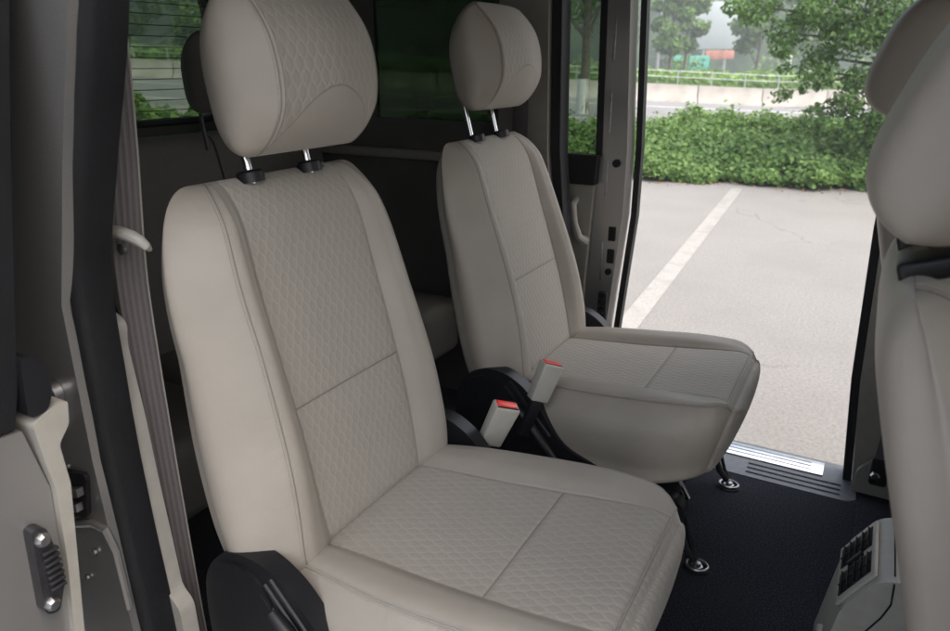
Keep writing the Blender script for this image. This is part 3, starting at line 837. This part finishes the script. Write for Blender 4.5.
# inner trim behind the seal
m = MB(); m.prism(rounded_poly([(-.905, 1.215), (-.876, 1.200), (-.884, 1.165), (-.872, 1.06), (-.866, .95), (-.858, .85), (-.852, .76), (-.830, .74), (-.825, .46), (-.88, .46), (-.895, .80), (-.905, 1.0)], .012), 1, .545, .572, .004, 2)
part('inner_trim', m, M['trimlight'])
m = MB(); m.box((-1.95, .53, .45), (-.98, .56, 1.90), .004); m.box((-.99, .53, .45), (-.87, .54, 1.90), .003); part('side_trim', m, M['trimshade'])
# near belt
m = MB()
bpth = smoothpath([(-.850, .60, 1.62), (-.855, .60, 1.556), (-.868, .60, 1.433), (-.885, .60, 1.31), (-.893, .60, 1.207), (-.893, .60, .977), (-.888, .60, .688), (-.88, .60, .50)], 6)
rows = []
for i, p in enumerate(bpth):
    wv = Vector((.022, .033, 0)); nn = Vector((.033, -.022, 0)).normalized(); rr_ = []
    for k in range(13): rr_.append(m.bm.verts.new(Vector(p)+wv*(k/12-.5)+nn*(.0009 if k % 2 else .0001)))
    for k in range(12, -1, -1): rr_.append(m.bm.verts.new(Vector(p)+wv*(k/12-.5)-nn*.0012))
    rows.append(rr_)
for A, B in zip(rows, rows[1:]):
    for j in range(26): m.bm.faces.new((A[j], A[(j+1) % 26], B[(j+1) % 26], B[j]))
def beltmat():
    m_, nt, b = newmat('striped_belt_webbing'); g = G(nt)
    a = g.n('ShaderNodeAttribute', attribute_name='across').outputs['Fac']; oc = g.n('ShaderNodeTexCoord').outputs['Object']
    sp = g.n('ShaderNodeSeparateXYZ'); g.l(oc, sp.inputs[0])
    st = g.m('MULTIPLY', g.m('ADD', g.m('SINE', g.m('MULTIPLY', a, 2*math.pi*5)), 1.), .5)
    rib = g.m('MULTIPLY', g.m('ADD', g.m('SINE', g.m('MULTIPLY', sp.outputs[2], 2*math.pi*420)), 1.), .5)
    c = g.mix(st, (.050, .042, .044), (.105, .090, .092))
    c = g.mix(g.m('MULTIPLY', g.noise(oc, 260, 2), .5), c, (.12, .105, .10))
    g.l(c, b.inputs['Base Color']); b.inputs['Roughness'].default_value = .6
    n1 = g.bump(rib, .0006, .5); g.l(g.bump(st, .0012, .6, n1), b.inputs['Normal'])
    return m_
nb = part('seat_belt', m, beltmat())
if len(nb.data.vertices) == 26*len(bpth):
    at_ = nb.data.attributes.new('across', 'FLOAT', 'POINT')
    at_.data.foreach_set('value', np.tile(np.concatenate([np.arange(13)/12, np.arange(12, -1, -1)/12]), len(bpth)).astype(np.float32))
m = MB(); ribbon(m, [(p[0]+.011, p[1]+.0165, p[2]) for p in bpth], (.0012, .0018, 0), .0030); m.build('belt_edge', M['trim'], nb)
m = MB(); m.tube([(-.935, .580, 1.322), (-.90, .572, 1.328), (-.862, .572, 1.330), (-.838, .574, 1.326), (-.828, .578, 1.320), (-.824, .583, 1.312), (-.826, .590, 1.306)], [.008, .0085, .0085, .0085, .008, .0065, .003], 10)
m.build('belt_loop', M['trimlight'], nb)
m = MB(); m.lathe([(.008, 0), (.008, .004), (.005, .006), (.001, .006)], (-.876, .585, 1.302), 12, ROTX); m.build('bolt', M['steel'], nb)
m = MB(); m.box((-.878, .575, 1.575), (-.838, .60, 1.64), .01); m.build('belt_anchor', M['trimlight'], nb)
# near sliding door: edge with bumper, trim hook, glass seal
m = MB(); m.prism([(.27, .45), (.365, .45), (.375, .85), (.388, 1.06), (.372, 1.145), (.30, 1.15), (.27, 1.1)], 0, -1.9, -.80, .012, 3)
nd = part('sliding_door', m, M['paint']); nd['label'] = 'near sliding door pushed back, its metal edge at the left side'
m = MB(); m.prism(rounded_poly([(.384, 1.10), (.380, 1.15), (.398, 1.160), (.424, 1.165), (.420, 1.135), (.404, 1.115), (.407, 1.06), (.396, .96), (.378, .80), (.372, .50), (.362, .50), (.366, .80), (.383, .96), (.389, 1.06)], .006), 0, -.90, -.79, .006, 2)
m.build('door_trim', M['trimlight'], nd)
m = MB(); m.prism(rounded_poly([(.378, 1.158), (.402, 1.160), (.413, 1.19), (.405, 1.225), (.384, 1.235)], .015), 0, -.88, -.792, .006, 2)
m.build('trim_pad', M['black'], nd)
m = MB(); m.prism([(.30, 1.150), (.366, 1.150), (.378, 1.19), (.395, 1.284), (.427, 1.454), (.457, 1.601), (.50, 1.90), (.44, 1.90)], 0, -1.9, -.802, .010, 3)
m.build('glass_seal', M['rubber'], nd)
m = MB(); m.prism(rounded_poly([(.342, .915), (.358, .908), (.372, .945), (.370, .99), (.364, 1.028), (.348, 1.03)], .008), 0, -.80, -.782, .004, 2)
bz = m.build('door_bumper', M['darksteel'], nd)
for y, z in ((.351, .926), (.357, 1.014)):
    m = MB(); m.lathe([(.009, 0), (.009, .005), (.006, .009), (.001, .009)], (-.783, y, z), 8, ROTY); m.build('bolt', M['steel'], nd)
m = MB()
for k in range(7): m.box((-.783, .352, .943+k*.0085), (-.776, .371, .947+k*.0085), .001)
m.build('bumper_rib', M['darksteel'], nd)['kind'] = 'stuff'
# near sill
m = MB(); m.box((-.80, .40, .36), (.12, .53, .44), .02); part('near_sill', m, M['greyplast'])

# ------------------------------------------------------------------ centre console with air vents
con = empty('centre_console', (.30, 1.225, .45))
tag(con, 'low beige centre console between the front seats with two black air vents', 'console')
c0 = Vector(con.location)
def cpt(x, z): return (x-c0.x, z-c0.z)
yw0, yw1 = -.100, .095
prof = [cpt(.040, .46), cpt(.058, .60), cpt(.070, .685), cpt(.112, .755), cpt(.150, .768), cpt(.60, .77), cpt(.60, .46)]
m = MB(); m.prism(rounded_poly(prof, .02), 1, yw0, yw1, .022, 4); m.build('console_body', M['console'], con, angle=50)
# bezel sits on the sloping rear shoulder
p0, p1 = Vector((.066-c0.x, 0, .676-c0.z)), Vector((.112-c0.x, 0, .757-c0.z))
ax = (p1-p0).normalized(); nn = Vector((-ax.z, 0, ax.x)); mid = (p0+p1)/2
bz = Matrix(((ax.x, 0, nn.x, mid.x), (0, 1, 0, 0), (ax.z, 0, nn.z, mid.z), (0, 0, 0, 1)))
def on_bezel(m):
    for q in m.bm.verts: q.co = bz @ q.co
    return m
m = MB(); m.box((-.050, -.086, -.002), (.046, .082, .005), .004, 3); bezel = on_bezel(m).build('vent_bezel', M['console'], con)
for s in (-1, 1):
    yc = s*.039-.002
    m = MB(); m.box((-.041, yc-.030, .0045), (.037, yc+.030, .0065), .001); v = on_bezel(m).build('air_vent', M['blackm'], con)
    m = MB()
    for k in range(5): m.box((-.032+k*.0155, yc-.029, .006), (-.030+k*.0155, yc+.029, .0105), .0006)
    m.box((-.041, yc-.001, .006), (.037, yc+.001, .0085), .0004)
    on_bezel(m).build('vent_blade', M['black'], v)
m = MB(); m.box((-.018, -.007, .005), (.018, .002, .012), .001); on_bezel(m).build('vent_slider', M['black'], con)
m = MB(); pth = [(x, yw0-.0005, z) for x, z in [cpt(.135, .760), cpt(.137, .72), cpt(.128, .69), cpt(.095, .62), cpt(.085, .50)]]
m.tube(pth, .0015, 6); m.tube([(cpt(.135, .7672)[0], y, cpt(.135, .7672)[1]-.002) for y in np.linspace(yw0+.015, yw1-.015, 6)], .0015, 6)
m.build('panel_gap', M['blackm'], con)
m = MB(); m.lathe([(.012, 0), (.012, .006), (.008, .010), (.001, .010)], (.052-c0.x, -.05, .585-c0.z), 16, Matrix.Rotation(-math.pi/2, 4, 'Y')); m.build('console_knob', M['trimlight'], con)

# ------------------------------------------------------------------ outside: ground and road
def quad_strip(name, A, mat, kind='structure', z=None):
    me = bpy.data.meshes.new(name); me.from_pydata([tuple(p) for p in A], [], [tuple(range(len(A)))]); me.update()
    o = link(name, me, mat, smooth=False); o['kind'] = kind; return o
vs = []; fs = []
avals = [-300, -60, -30, -14, 0, 14, 30, 300]; bvals = [-200, 13.6, 14.5, 60, 400]
for b in bvals:
    for a in avals:
        z = 0 if b < 14 else grade(max(a, -30))-.03
        vs.append(W(a, b, z))
n = len(avals)
for i in range(len(bvals)-1):
    for j in range(n-1): fs.append((i*n+j, i*n+j+1, (i+1)*n+j+1, (i+1)*n+j))
me = bpy.data.meshes.new('ground'); me.from_pydata(vs, [], fs); me.update(); gr = link('ground', me, M['lot'], smooth=False); gr['kind'] = 'structure'
def roadstrip(name, b0, b1, mat, dz, a0=-80, a1=80, kind='structure'):
    av = [a0, -30, 0, 14, a1]; v = []; f = []
    for b in (b0, b1):
        for a in av: v.append(W(a, b, grade(max(a, -30))+dz))
    k = len(av)
    for j in range(k-1): f.append((j, j+1, k+j+1, k+j))
    me = bpy.data.meshes.new(name); me.from_pydata(v, [], f); me.update(); o = link(name, me, mat, smooth=False); o['kind'] = kind; return o
roadstrip('road', 17.5, 32.6, M['road'], .0)
roadstrip('verge', 14.6, 17.4, M['lot'], .0)
roadstrip('road_line', 27.6, 27.9, M['whiteline'], .006); roadstrip('road_line', 19.2, 19.4, M['whiteline'], .006)
roadstrip('median_ground', 33.6, 60, M['soil'], .02); roadstrip('far_field', 60.2, 120, M['soil'], .02, -120, 120)
# worn parking bay line, on the ground
p0, p1 = W(-.95, .2), W(3.42, 9.25); d = Vector((p1[0]-p0[0], p1[1]-p0[1], 0)).normalized(); s = Vector((-d.y, d.x, 0))*.07
quad_strip('parking_line', [Vector(p0)-s+Vector((0, 0, .004)), Vector(p1)-s+Vector((0, 0, .004)), Vector(p1)+s+Vector((0, 0, .004)), Vector(p0)+s+Vector((0, 0, .004))], M['line'])

# ------------------------------------------------------------------ leaves
def leaves(name, pos, nrmv, size, mat, parent=None, kind=None, narrow=.6, fold=.25, col=None):
    N = len(pos); pos = np.asarray(pos, float); nrmv = np.asarray(nrmv, float)
    nrmv /= np.linalg.norm(nrmv, axis=1, keepdims=True)+1e-9
    t = rng.normal(size=(N, 3)); t -= nrmv*(t*nrmv).sum(1, keepdims=True); t /= np.linalg.norm(t, axis=1, keepdims=True)
    b = np.cross(nrmv, t); s = np.asarray(size).reshape(-1, 1)*np.ones((N, 1))
    P = np.zeros((N, 6, 3))
    P[:, 0] = pos - t*s*.5; P[:, 3] = pos + t*s*.55 - nrmv*s*.12
    P[:, 1] = pos - t*s*.15 + b*s*narrow*.5 + nrmv*s*fold*.4; P[:, 5] = pos - t*s*.15 - b*s*narrow*.5 + nrmv*s*fold*.4
    P[:, 2] = pos + t*s*.22 + b*s*narrow*.38 + nrmv*s*fold*.3; P[:, 4] = pos + t*s*.22 - b*s*narrow*.38 + nrmv*s*fold*.3
    me = bpy.data.meshes.new(name); me.vertices.add(N*6); me.vertices.foreach_set('co', P.ravel())
    idx = np.arange(N)[:, None]*6+np.array([0, 1, 2, 3, 0, 3, 4, 5])[None]
    me.loops.add(N*8); me.loops.foreach_set('vertex_index', idx.ravel().astype(np.int32))
    me.polygons.add(N*2); me.polygons.foreach_set('loop_start', (np.arange(N*2)*4).astype(np.int32)); me.polygons.foreach_set('loop_total', np.full(N*2, 4, np.int32))
    me.update(); me.validate()
    a = me.attributes.new('rnd', 'FLOAT', 'FACE'); c = rng.random(N) if col is None else col
    a.data.foreach_set('value', np.repeat(c, 2).astype(np.float32))
    o = link(name, me, mat, parent, smooth=False)
    if kind: o['kind'] = kind
    return o
def Wn(a, b, z): return np.stack([a*R2[0]+b*F2[0], a*R2[1]+b*F2[1], z], 1)
def nz(a, b): return .5+.22*np.sin(a*1.7+1.3*np.sin(b*1.1))+.18*np.sin(a*3.9+b*2.3+1)+.12*np.sin(a*7.7-b*5.1)+.10*np.sin(a*13.1+b*9.)
# bank of creeper at the edge of the lot
def bank_h(a, b, b0):
    t = np.clip((b-b0)/1.5, 0, 1); e = np.clip((13.8-b)/1.0, 0, 1)
    return np.where(a < -4.5, 1.75, 1.)*(.12+.50*np.sin(t*np.pi/2)**.8)*(.55+.72*nz(a, b))*np.minimum(1, .25+e)
def b0f(a): return np.where(a > -3, 10.9-.40*a, 12.1)+.12*np.sin(a*4.1)+.08*np.sin(a*9.7)
def bankset(a0, a1, dens, size):
    N = int((a1-a0)*4*dens); a = rng.uniform(a0, a1, N); b0 = b0f(a); b = b0+rng.random(N)**1.3*(13.7-b0)
    h = bank_h(a, b, b0); z = h*(1-.45*rng.random(N)**2)+rng.normal(0, .025, N)
    tall = rng.random(N) < .03; z = np.where(tall, h+rng.uniform(.02, .16, N), z)
    hole = np.sin(a*5.3+2*np.sin(b*3.1))*np.sin(b*6.7+a*1.9) > .72
    z = np.where(hole & (rng.random(N) < .8), z*.45, z)
    nr = np.stack([rng.normal(0, .6, N)+.3*R2[0]*0-.45*F2[0]*np.clip(1.6-(b-b0), 0, 1), rng.normal(0, .6, N)-.45*F2[1]*np.clip(1.6-(b-b0), 0, 1), np.full(N, .9)], 1)
    return Wn(a, b, np.maximum(z, .02)), nr, rng.uniform(size*.6, size*1.35, N)
sets = [bankset(1.0, 7.5, 2600, .062), bankset(-4.5, 1.0, 1500, .07), bankset(-9, -4.5, 700, .11), bankset(-26, -9, 200, .16), bankset(7.5, 12, 200, .15)]
gc = leaves('ground_cover', np.concatenate([s[0] for s in sets]), np.concatenate([s[1] for s in sets]), np.concatenate([s[2] for s in sets]), M['ivy'], narrow=.85)
tag(gc, 'bank of bright green creeper leaves along the edge of the car park', 'ground cover', kind='stuff')
# soil mound below it
gv = []; gf = []; na, nb_ = 120, 10
for i in range(na+1):
    a = -26+38*i/na; b0 = float(b0f(np.array(a)))
    for j in range(nb_+1):
        b = b0+.1+(13.6-b0)*j/nb_; gv.append(W(a, b, float(bank_h(np.array(a), np.array(b), b0))*.62-.06 if 0 < j < nb_ else -.02))
for i in range(na):
    for j in range(nb_): k = i*(nb_+1)+j; gf.append((k, k+1, k+nb_+2, k+nb_+1))
me = bpy.data.meshes.new('soil_bank'); me.from_pydata(gv, [], gf); me.update(); o = link('soil_bank', me, M['soil']); o['kind'] = 'structure'
# dry leaves lying along the edge
N = 500; a = rng.uniform(-6, 7, N); b = b0f(a)+rng.normal(-.08, .10, N)
fl_ = leaves('leaf_litter', Wn(a, b, np.full(N, .012)), np.stack([rng.normal(0, .25, N), rng.normal(0, .25, N), np.ones(N)], 1), rng.uniform(.02, .05, N), simple('dry_leaf', (.30, .16, .07), .8), narrow=.7)
tag(fl_, 'dry fallen leaves scattered along the creeper edge', 'fallen leaves', kind='stuff')

# concrete barrier in segments along the road
def bar_shape(): return [(-.30, 0), (-.28, .12), (-.14, .30), (-.10, .76), (.10, .76), (.14, .30), (.28, .12), (.30, 0)]
seg = None; LSEG = 2.9
m = MB(); pts = bar_shape(); m.prism([(p[0], p[1]) for p in pts], 0, .02, LSEG-.03, .012, 2)
seg = m.build('road_barrier', M['barrier'])
cnt = 0
for i in range(-18, 13):
    a = i*LSEG+1.2
    o = seg if cnt == 0 else seg.copy()
    if cnt: C.objects.link(o)
    cnt += 1
    z0 = grade(max(a, -30)); z1 = grade(max(a+LSEG, -30))
    o.location = W(a, 33.1, z0-.02); o.rotation_euler = (0, math.atan2(z0-z1, LSEG), YAW)
    tag(o, 'pale concrete barrier block in the row across the road', 'barrier', 'concrete barrier blocks across the road')
# post and wire fence behind it
fen = empty('median_fence', W(0, 34.2, grade(0)))
tag(fen, 'thin grey post fence behind the concrete barrier', 'fence')
proto = None
for i in range(-24, 17):
    a = i*1.55
    if proto is None:
        m = MB(); m.tube([(0, 0, 0), (0, 0, 1.35)], .03, 6); proto = m.build('fence_post', M['polegrey'], fen); o = proto
    else: o = proto.copy(); C.objects.link(o); o.parent = fen
    o.location = Vector(W(a, 34.2, grade(max(a, -30))))-Vector(fen.location)
for h in (1.30, 1.05, .6):
    m = MB(); m.tube([Vector(W(a, 34.2, grade(max(a, -30))+h))-Vector(fen.location) for a in (-37, -30, -15, 0, 14, 25)], .018, 5); m.build('fence_rail', M['polegrey'], fen)

def hedge(name, label, a0, a1, b, w, h, N, size, mat, dz=0):
    a = rng.uniform(a0, a1, N); f = rng.random(N); s_ = rng.uniform(-1, 1, N)
    top = f < .45
    bb = np.where(top, b+s_*w/2, b-w/2+rng.random(N)*.1); gz = np.where(a < 14, -.045*(np.maximum(a, -30)-7), -.315)
    z = np.where(top, h+rng.normal(0, .05, N), rng.random(N)*h)+gz+dz
    z += np.where(top, .06*np.sin(a*2.1), 0)
    nr = np.stack([rng.normal(0, .5, N)-np.where(top, 0, F2[0]), rng.normal(0, .5, N)-np.where(top, 0, F2[1]), np.where(top, 1., .5)], 1)
    o = leaves(name, Wn(a, bb, z), nr, rng.uniform(size*.7, size*1.3, N), mat)
    tag(o, label, 'hedge'); return o
hedge('clipped_hedge', 'low clipped bright green hedge just behind the barrier fence', -40, 26, 36, 1.4, 1.05, 15000, .26, M['hedge'])
hedge('clipped_hedge', 'second clipped hedge strip farther back in the median', -40, 32, 42, 1.4, 1.25, 9000, .32, M['hedge'])

# ------------------------------------------------------------------ trees
def blob_leaves(blobs, N, size):
    """leaves near the surface of ellipsoid clumps; blobs: (x,y,z,r)"""
    B = np.array(blobs); w = B[:, 3]**2; idx = rng.choice(len(B), N, p=w/w.sum())
    v = rng.normal(size=(N, 3)); v /= np.linalg.norm(v, axis=1, keepdims=True)
    rr = B[idx, 3]*(.35+.65*rng.random(N)**.5)*(1+.12*rng.normal(size=N))
    pos = B[idx, :3]+v*rr[:, None]*np.array([1, 1, .75]); nr = v*.7+rng.normal(size=(N, 3))*.6+np.array([0, 0, .5])
    col = np.clip(.25*rng.random(len(B))[idx]+.75*rng.random(N), 0, 1)
    return pos, nr, rng.uniform(size*.6, size*1.4, N), col
def tree(name, label, a, b, hgt, crown_z, cr_, ntot, lsize, mat, trunk_r=.12, wash=0., blobs=26, group=None, gz=None, lobes=.42):
    gz = grade(max(a, -30)) if gz is None else gz
    base = Vector(W(a, b, gz)); root = empty(name, base); tag(root, label, 'tree', group)
    m = MB(); lean = rng.normal(0, .15, 2); top = Vector((lean[0], lean[1], hgt*.9))
    pts = [Vector((0, 0, 0)).lerp(top, t)+Vector((.04*math.sin(5*t), .04*math.cos(4*t), 0)) for t in np.linspace(0, 1, 9)]
    m.tube([p for p in pts], [trunk_r*(1-.8*t)*(1.25 if t == 0 else 1) for t in np.linspace(0, 1, 9)], 9)
    bl = []
    for k in range(blobs):
        th = rng.uniform(0, 2*math.pi); zz = rng.uniform(crown_z, hgt); q = (zz-crown_z)/(hgt-crown_z)
        rad_ = cr_*math.sqrt(max(.05, 1-(2*q-.9)**2*.8))*rng.uniform(.25, .95)
        p = Vector((math.cos(th)*rad_, math.sin(th)*rad_, zz)); bl.append((p.x, p.y, p.z, cr_*rng.uniform(lobes*.6, lobes)))
        if k % 2 == 0:
            s0 = Vector((0, 0, 0)).lerp(top, max(.15, (zz-cr_*.5)/hgt*.9)); m.tube([s0, (s0+p)/2+Vector((0, 0, .1)), p], [trunk_r*.35, trunk_r*.2, trunk_r*.07], 5)
    m.build('trunk', M['bark'], root)
    if wash:
        m = MB(); m.tube([pts[0].lerp(pts[-1], t/hgt)+Vector((0, 0, .0)) for t in np.linspace(0, wash, 4)], [trunk_r*1.28, trunk_r*1.10, trunk_r*1.07, trunk_r*1.04], 12)
        m.build('limewash_band', M['white'], root)
    p, nr, s_, c = blob_leaves(bl, ntot, lsize)
    leaves('crown', p, nr, s_, mat, root, col=c)
    return root
# big tree right, beside the lot
base = Vector(W(6.4, 9.6, 0)); root = empty('leafy_tree', base)
tag(root, 'big leafy tree overhanging the car park edge beside the front seat headrest', 'tree')
m = MB(); m.tube([(0, 0, 0), (.05, 0, 1.2), (-.05, .1, 2.4), (.1, .1, 4.5)], [.2, .16, .14, .06], 10)
bl = []
rs = np.random.default_rng(21)
def local(a, b, z): return Vector(W(a, b, z))-base
spec = [  # hanging lobes a, b, z, r (street frame)
 (3.95, 9.6, 2.55, .34), (4.3, 9.3, 2.2, .38), (4.7, 9.2, 2.5, .42), (4.6, 9.3, 1.85, .38), (5.0, 9.2, 2.0, .42), (5.3, 9.2, 1.6, .40), (5.2, 9.1, 1.25, .34), (5.3, 9.2, .9, .38),
 (5.6, 9.1, 2.5, .45), (5.9, 9.2, 1.8, .45), (5.8, 9.3, 1.1, .42), (6.2, 9.4, .6, .45), (5.5, 9.4, .45, .34), (4.2, 9.9, 2.9, .4), (3.6, 9.9, 2.85, .26), (4.9, 9.8, 3.1, .5), (5.8, 9.8, 3.2, .6), (6.8, 9.5, 2.6, .6), (7.0, 9.6, 1.4, .6),
 (3.5, 9.6, 2.2, .3), (3.9, 9.5, 1.9, .28), (4.3, 9.4, 1.45, .26), (4.7, 9.3, 1.1, .24), (4.9, 9.2, .8, .26), (4.35, 9.5, 1.62, .2), (4.75, 9.3, 1.38, .2), (7, 9.5, 3.6, .7), (8, 9.6, 2.6, .7)]
for a, b, z, r in spec:
    p = local(a, b, z); bl.append((p.x, p.y, p.z, r))
    s0 = Vector((0, 0, max(.5, z-.5))); m.tube([s0, (s0+p)/2+Vector((0, 0, .12)), p], [.05, .03, .008], 6)
    for k in range(2):
        q = p+Vector(rs.normal(0, .25, 3)); bl.append((q.x, q.y, q.z, r*.5))
# thin straggling twigs
for a, b, z in ((3.9, 9.5, 1.15), (3.75, 9.4, .75), (4.2, 9.4, .95), (4.4, 9.3, .8)):
    p = local(a, b, z); q = local(4.9, 9.3, z+.25); m.tube([q, (p+q)/2+Vector((0, 0, .05)), p], [.012, .008, .003], 5)
    for k in range(5): w_ = q.lerp(p, .25+.16*k); bl.append((w_.x, w_.y, w_.z, .07))
m.build('trunk', M['bark'], root)
p, nr, s_, c = blob_leaves(bl, 42000, .058); leaves('crown', p, nr, s_, M['leaf'], root, col=c, narrow=.55)

tree('whitewashed_tree', 'tree with whitewashed trunk seen through the open door window', 3.05, 21.0, 7, 3.0, 2.0, 5000, .18, M['young'], .16, 1.25, gz=.0)
gT = 'young trees with whitewashed trunks beyond the hedge'
for a, b, h, cz, r, lab in ((15.6, 56, 7.5, 3.0, 1.7, 'young green tree in front of the white billboard'), (13.4, 52, 6.5, 2.8, 1.6, 'slim young tree left of the white billboard'),
        (20.5, 55, 7, 3, 2.0, 'young tree right of the white billboard'), (26, 58, 8, 2.6, 2.6, 'round young tree between billboard and thick white pole'),
        (33, 60, 8.5, 2.4, 2.8, 'bushy young tree just right of the thick white pole'), (37, 58, 8, 2.2, 2.6, 'young tree with white trunk nearest the overhanging tree')):
    tree('young_tree', lab, a, b, h, cz, r, 3200, .34, M['young'], .14, 1.5, 20, gT)
for k, (a, b, h) in enumerate(((-22, 48, 8.5), (-30, 52, 10), (-16.5, 46, 9), (-38, 54, 10), (-9, 50, 10), (-3, 52, 11), (4, 54, 9))):
    labs = ['young tree behind the road railing, centre of the rear window', 'young tree at the left of the rear window view', 'young tree at the right of the rear window view', 'young tree at the far left beyond the rear window', 'young tree seen dimly through the dark quarter window', 'taller young tree seen dimly through the dark quarter window, by the far headrest', 'young tree behind the whitewashed tree in the door window']
    tree('young_tree', labs[k], a, b, h, 2.2, 2.6, 2600, .36, M['young'], .14, 1.2, 18, gT)
# shrubs below the trees
N = 9000; a = rng.uniform(-40, 48, N); b = rng.uniform(58, 66, N); hh = 2.4*(.55+.45*np.sin(a*.8)+.2*np.sin(a*2.3)); z = rng.random(N)**.7*np.maximum(hh, .8)-.3+np.clip(-.045*(a-7), -.3, 1.6)
o = leaves('shrub_belt', Wn(a, b, z), rng.normal(size=(N, 3))+np.array([0, -.5, .6]), rng.uniform(.3, .6, N), M['young']); tag(o, 'mass of green shrubs below the far trees', 'shrubs', kind='stuff')
# far woodland
bl = []
for k in range(420):
    a = rng.uniform(-130, 120); b = rng.uniform(88, 125); r = rng.uniform(1.6, 3.6); z = rng.uniform(.5, 18)
    x, y, _ = W(a, b); bl.append((x, y, z, r))
p, nr, s_, c = blob_leaves(bl, 64000, .95); o = leaves('far_woodland', p, nr, s_, M['wood_far'], col=c); tag(o, 'tall dense hazy woodland across the background', 'woodland', kind='stuff')
vs = []; fs = []
for i in range(41):
    a = -140+280*i/40; h_ = 13+2*math.sin(i*1.7)
    for b_, z_ in ((104, -1), (106, h_*.6), (110, h_)): vs.append(W(a, b_+1.5*math.sin(i*2.3), z_))
for i in range(40):
    for j in range(2): k = i*3+j; fs.append((k, k+1, k+4, k+3))
me = bpy.data.meshes.new('far_slope'); me.from_pydata(vs, [], fs); me.update(); o = link('far_slope', me, simple('woodland_floor', (.045, .085, .035), .95, nscale=.3, var=.6)); o['kind'] = 'structure'
# poles
def pole(name, label, a, b, r0, r1, h, mat, boxed=False, lean=0., cat='pole'):
    gz = grade(max(a, -30)); root = empty(name, W(a, b, gz)); tag(root, label, cat)
    m = MB(); m.tube([(0, 0, 0), (lean*h*R2[0], lean*h*R2[1], h)], [r0, r1], 12); m.build('shaft', mat, root)
    if boxed:
        m = MB(); m.box((-.55, -.45, 0), (.55, .45, 1.0), .05); m.build('pole_base', M['white'], root)
    m = MB(); m.tube([(lean*h*R2[0], lean*h*R2[1], h-.2), (R2[0]*.8+lean*h*R2[0], R2[1]*.8+lean*h*R2[1], h+.3), (R2[0]*2.4, R2[1]*2.4, h+.45)], [.06, .05, .05], 8)
    m.build('lamp_arm', mat, root); return root
pole('street_lamp', 'slim grey lamp post at the left edge of the door opening', 13.6, 56, .13, .08, 12, M['polegrey'], cat='street lamp')
pole('street_lamp', 'thick white pole on a square white base beyond the hedge', 27.5, 66, .30, .20, 16, M['white'], True, cat='street lamp')
pole('street_lamp', 'white pole leaning left, seen through the rear window', -21, 43, .11, .08, 11, M['white'], lean=-.10, cat='street lamp')
# billboard
bb = empty('billboard', W(23, 72, -.3), (0, 0, YAW)); tag(bb, 'white billboard with an orange red strip below, standing among far trees', 'billboard')
m = MB(); m.box((-2.3, -.1, 3.1), (2.1, .1, 7.3), .04); m.build('panel', M['banner_white'], bb)
m = MB(); m.box((-1.0, -.16, 2.2), (1.7, -.02, 3.0), .03); m.build('lower_panel', M['banner_red'], bb)
for x in (-1.2, .9): m = MB(); m.tube([(x, .1, 0), (x, .1, 3.2)], .14, 10); m.build('post', M['polegrey'], bb)
gs = empty('green_sign', W(19.6, 69, -.3), (0, 0, YAW)); tag(gs, 'turquoise green banner board low to the left of the billboard', 'sign')
m = MB(); m.box((-1.4, -.06, 1.1), (1.9, .06, 2.5), .03); m.build('panel', M['banner_green'], gs)
for x in (-1.2, 1.6): m = MB(); m.tube([(x, .1, 0), (x, .1, 2.4)], .07, 8); m.build('post', M['polegrey'], gs)

# ------------------------------------------------------------------ haze, light, world
HAZE = True
if HAZE:
    m = bpy.data.materials.new('haze'); m.use_nodes = True; nt = m.node_tree
    nt.nodes.remove(nt.nodes['Principled BSDF']); pv = nt.nodes.new('ShaderNodeVolumePrincipled')
    pv.inputs['Color'].default_value = (.86, .93, 1., 1); pv.inputs['Density'].default_value = .0024; pv.inputs['Anisotropy'].default_value = .2
    nt.links.new(pv.outputs[0], nt.nodes['Material Output'].inputs['Volume'])
    b = MB(); b.box((-420, -420, -3), (420, 420, 24)); o = b.build('haze', m, smooth=False); o['kind'] = 'stuff'; o['label'] = 'thin pale haze in the air'; o['category'] = 'haze'
w = bpy.data.worlds.new('World'); bpy.context.scene.world = w; w.use_nodes = True; nt = w.node_tree
sky = nt.nodes.new('ShaderNodeTexSky'); sky.sky_type = 'NISHITA'; sky.sun_disc = False
EL, AZ = rad(60), rad(90)      # sun direction: compass angle from +y, clockwise
sky.sun_elevation = EL; sky.sun_rotation = AZ; sky.dust_density = 8; sky.air_density = 1.2; sky.ozone_density = 1
bg = nt.nodes['Background']; bg.inputs[1].default_value = .10
nt.links.new(sky.outputs[0], bg.inputs[0])
sun = bpy.data.lights.new('sun', 'SUN'); sun.energy = 1.5; sun.angle = rad(135); sun.color = (1, .985, .965)
so = bpy.data.objects.new('sun', sun); C.objects.link(so)
dv = Vector((math.sin(AZ)*math.cos(EL), math.cos(AZ)*math.cos(EL), math.sin(EL)))
so.rotation_euler = dv.to_track_quat('Z', 'Y').to_euler(); so.location = dv*30
sc = bpy.context.scene
sc.view_settings.view_transform = 'Standard'; sc.view_settings.look = 'None'; sc.view_settings.exposure = 1.6; sc.view_settings.gamma = 1
sc.cycles.max_bounces = 10; sc.cycles.diffuse_bounces = 6; sc.cycles.transparent_max_bounces = 12; sc.cycles.volume_bounces = 1
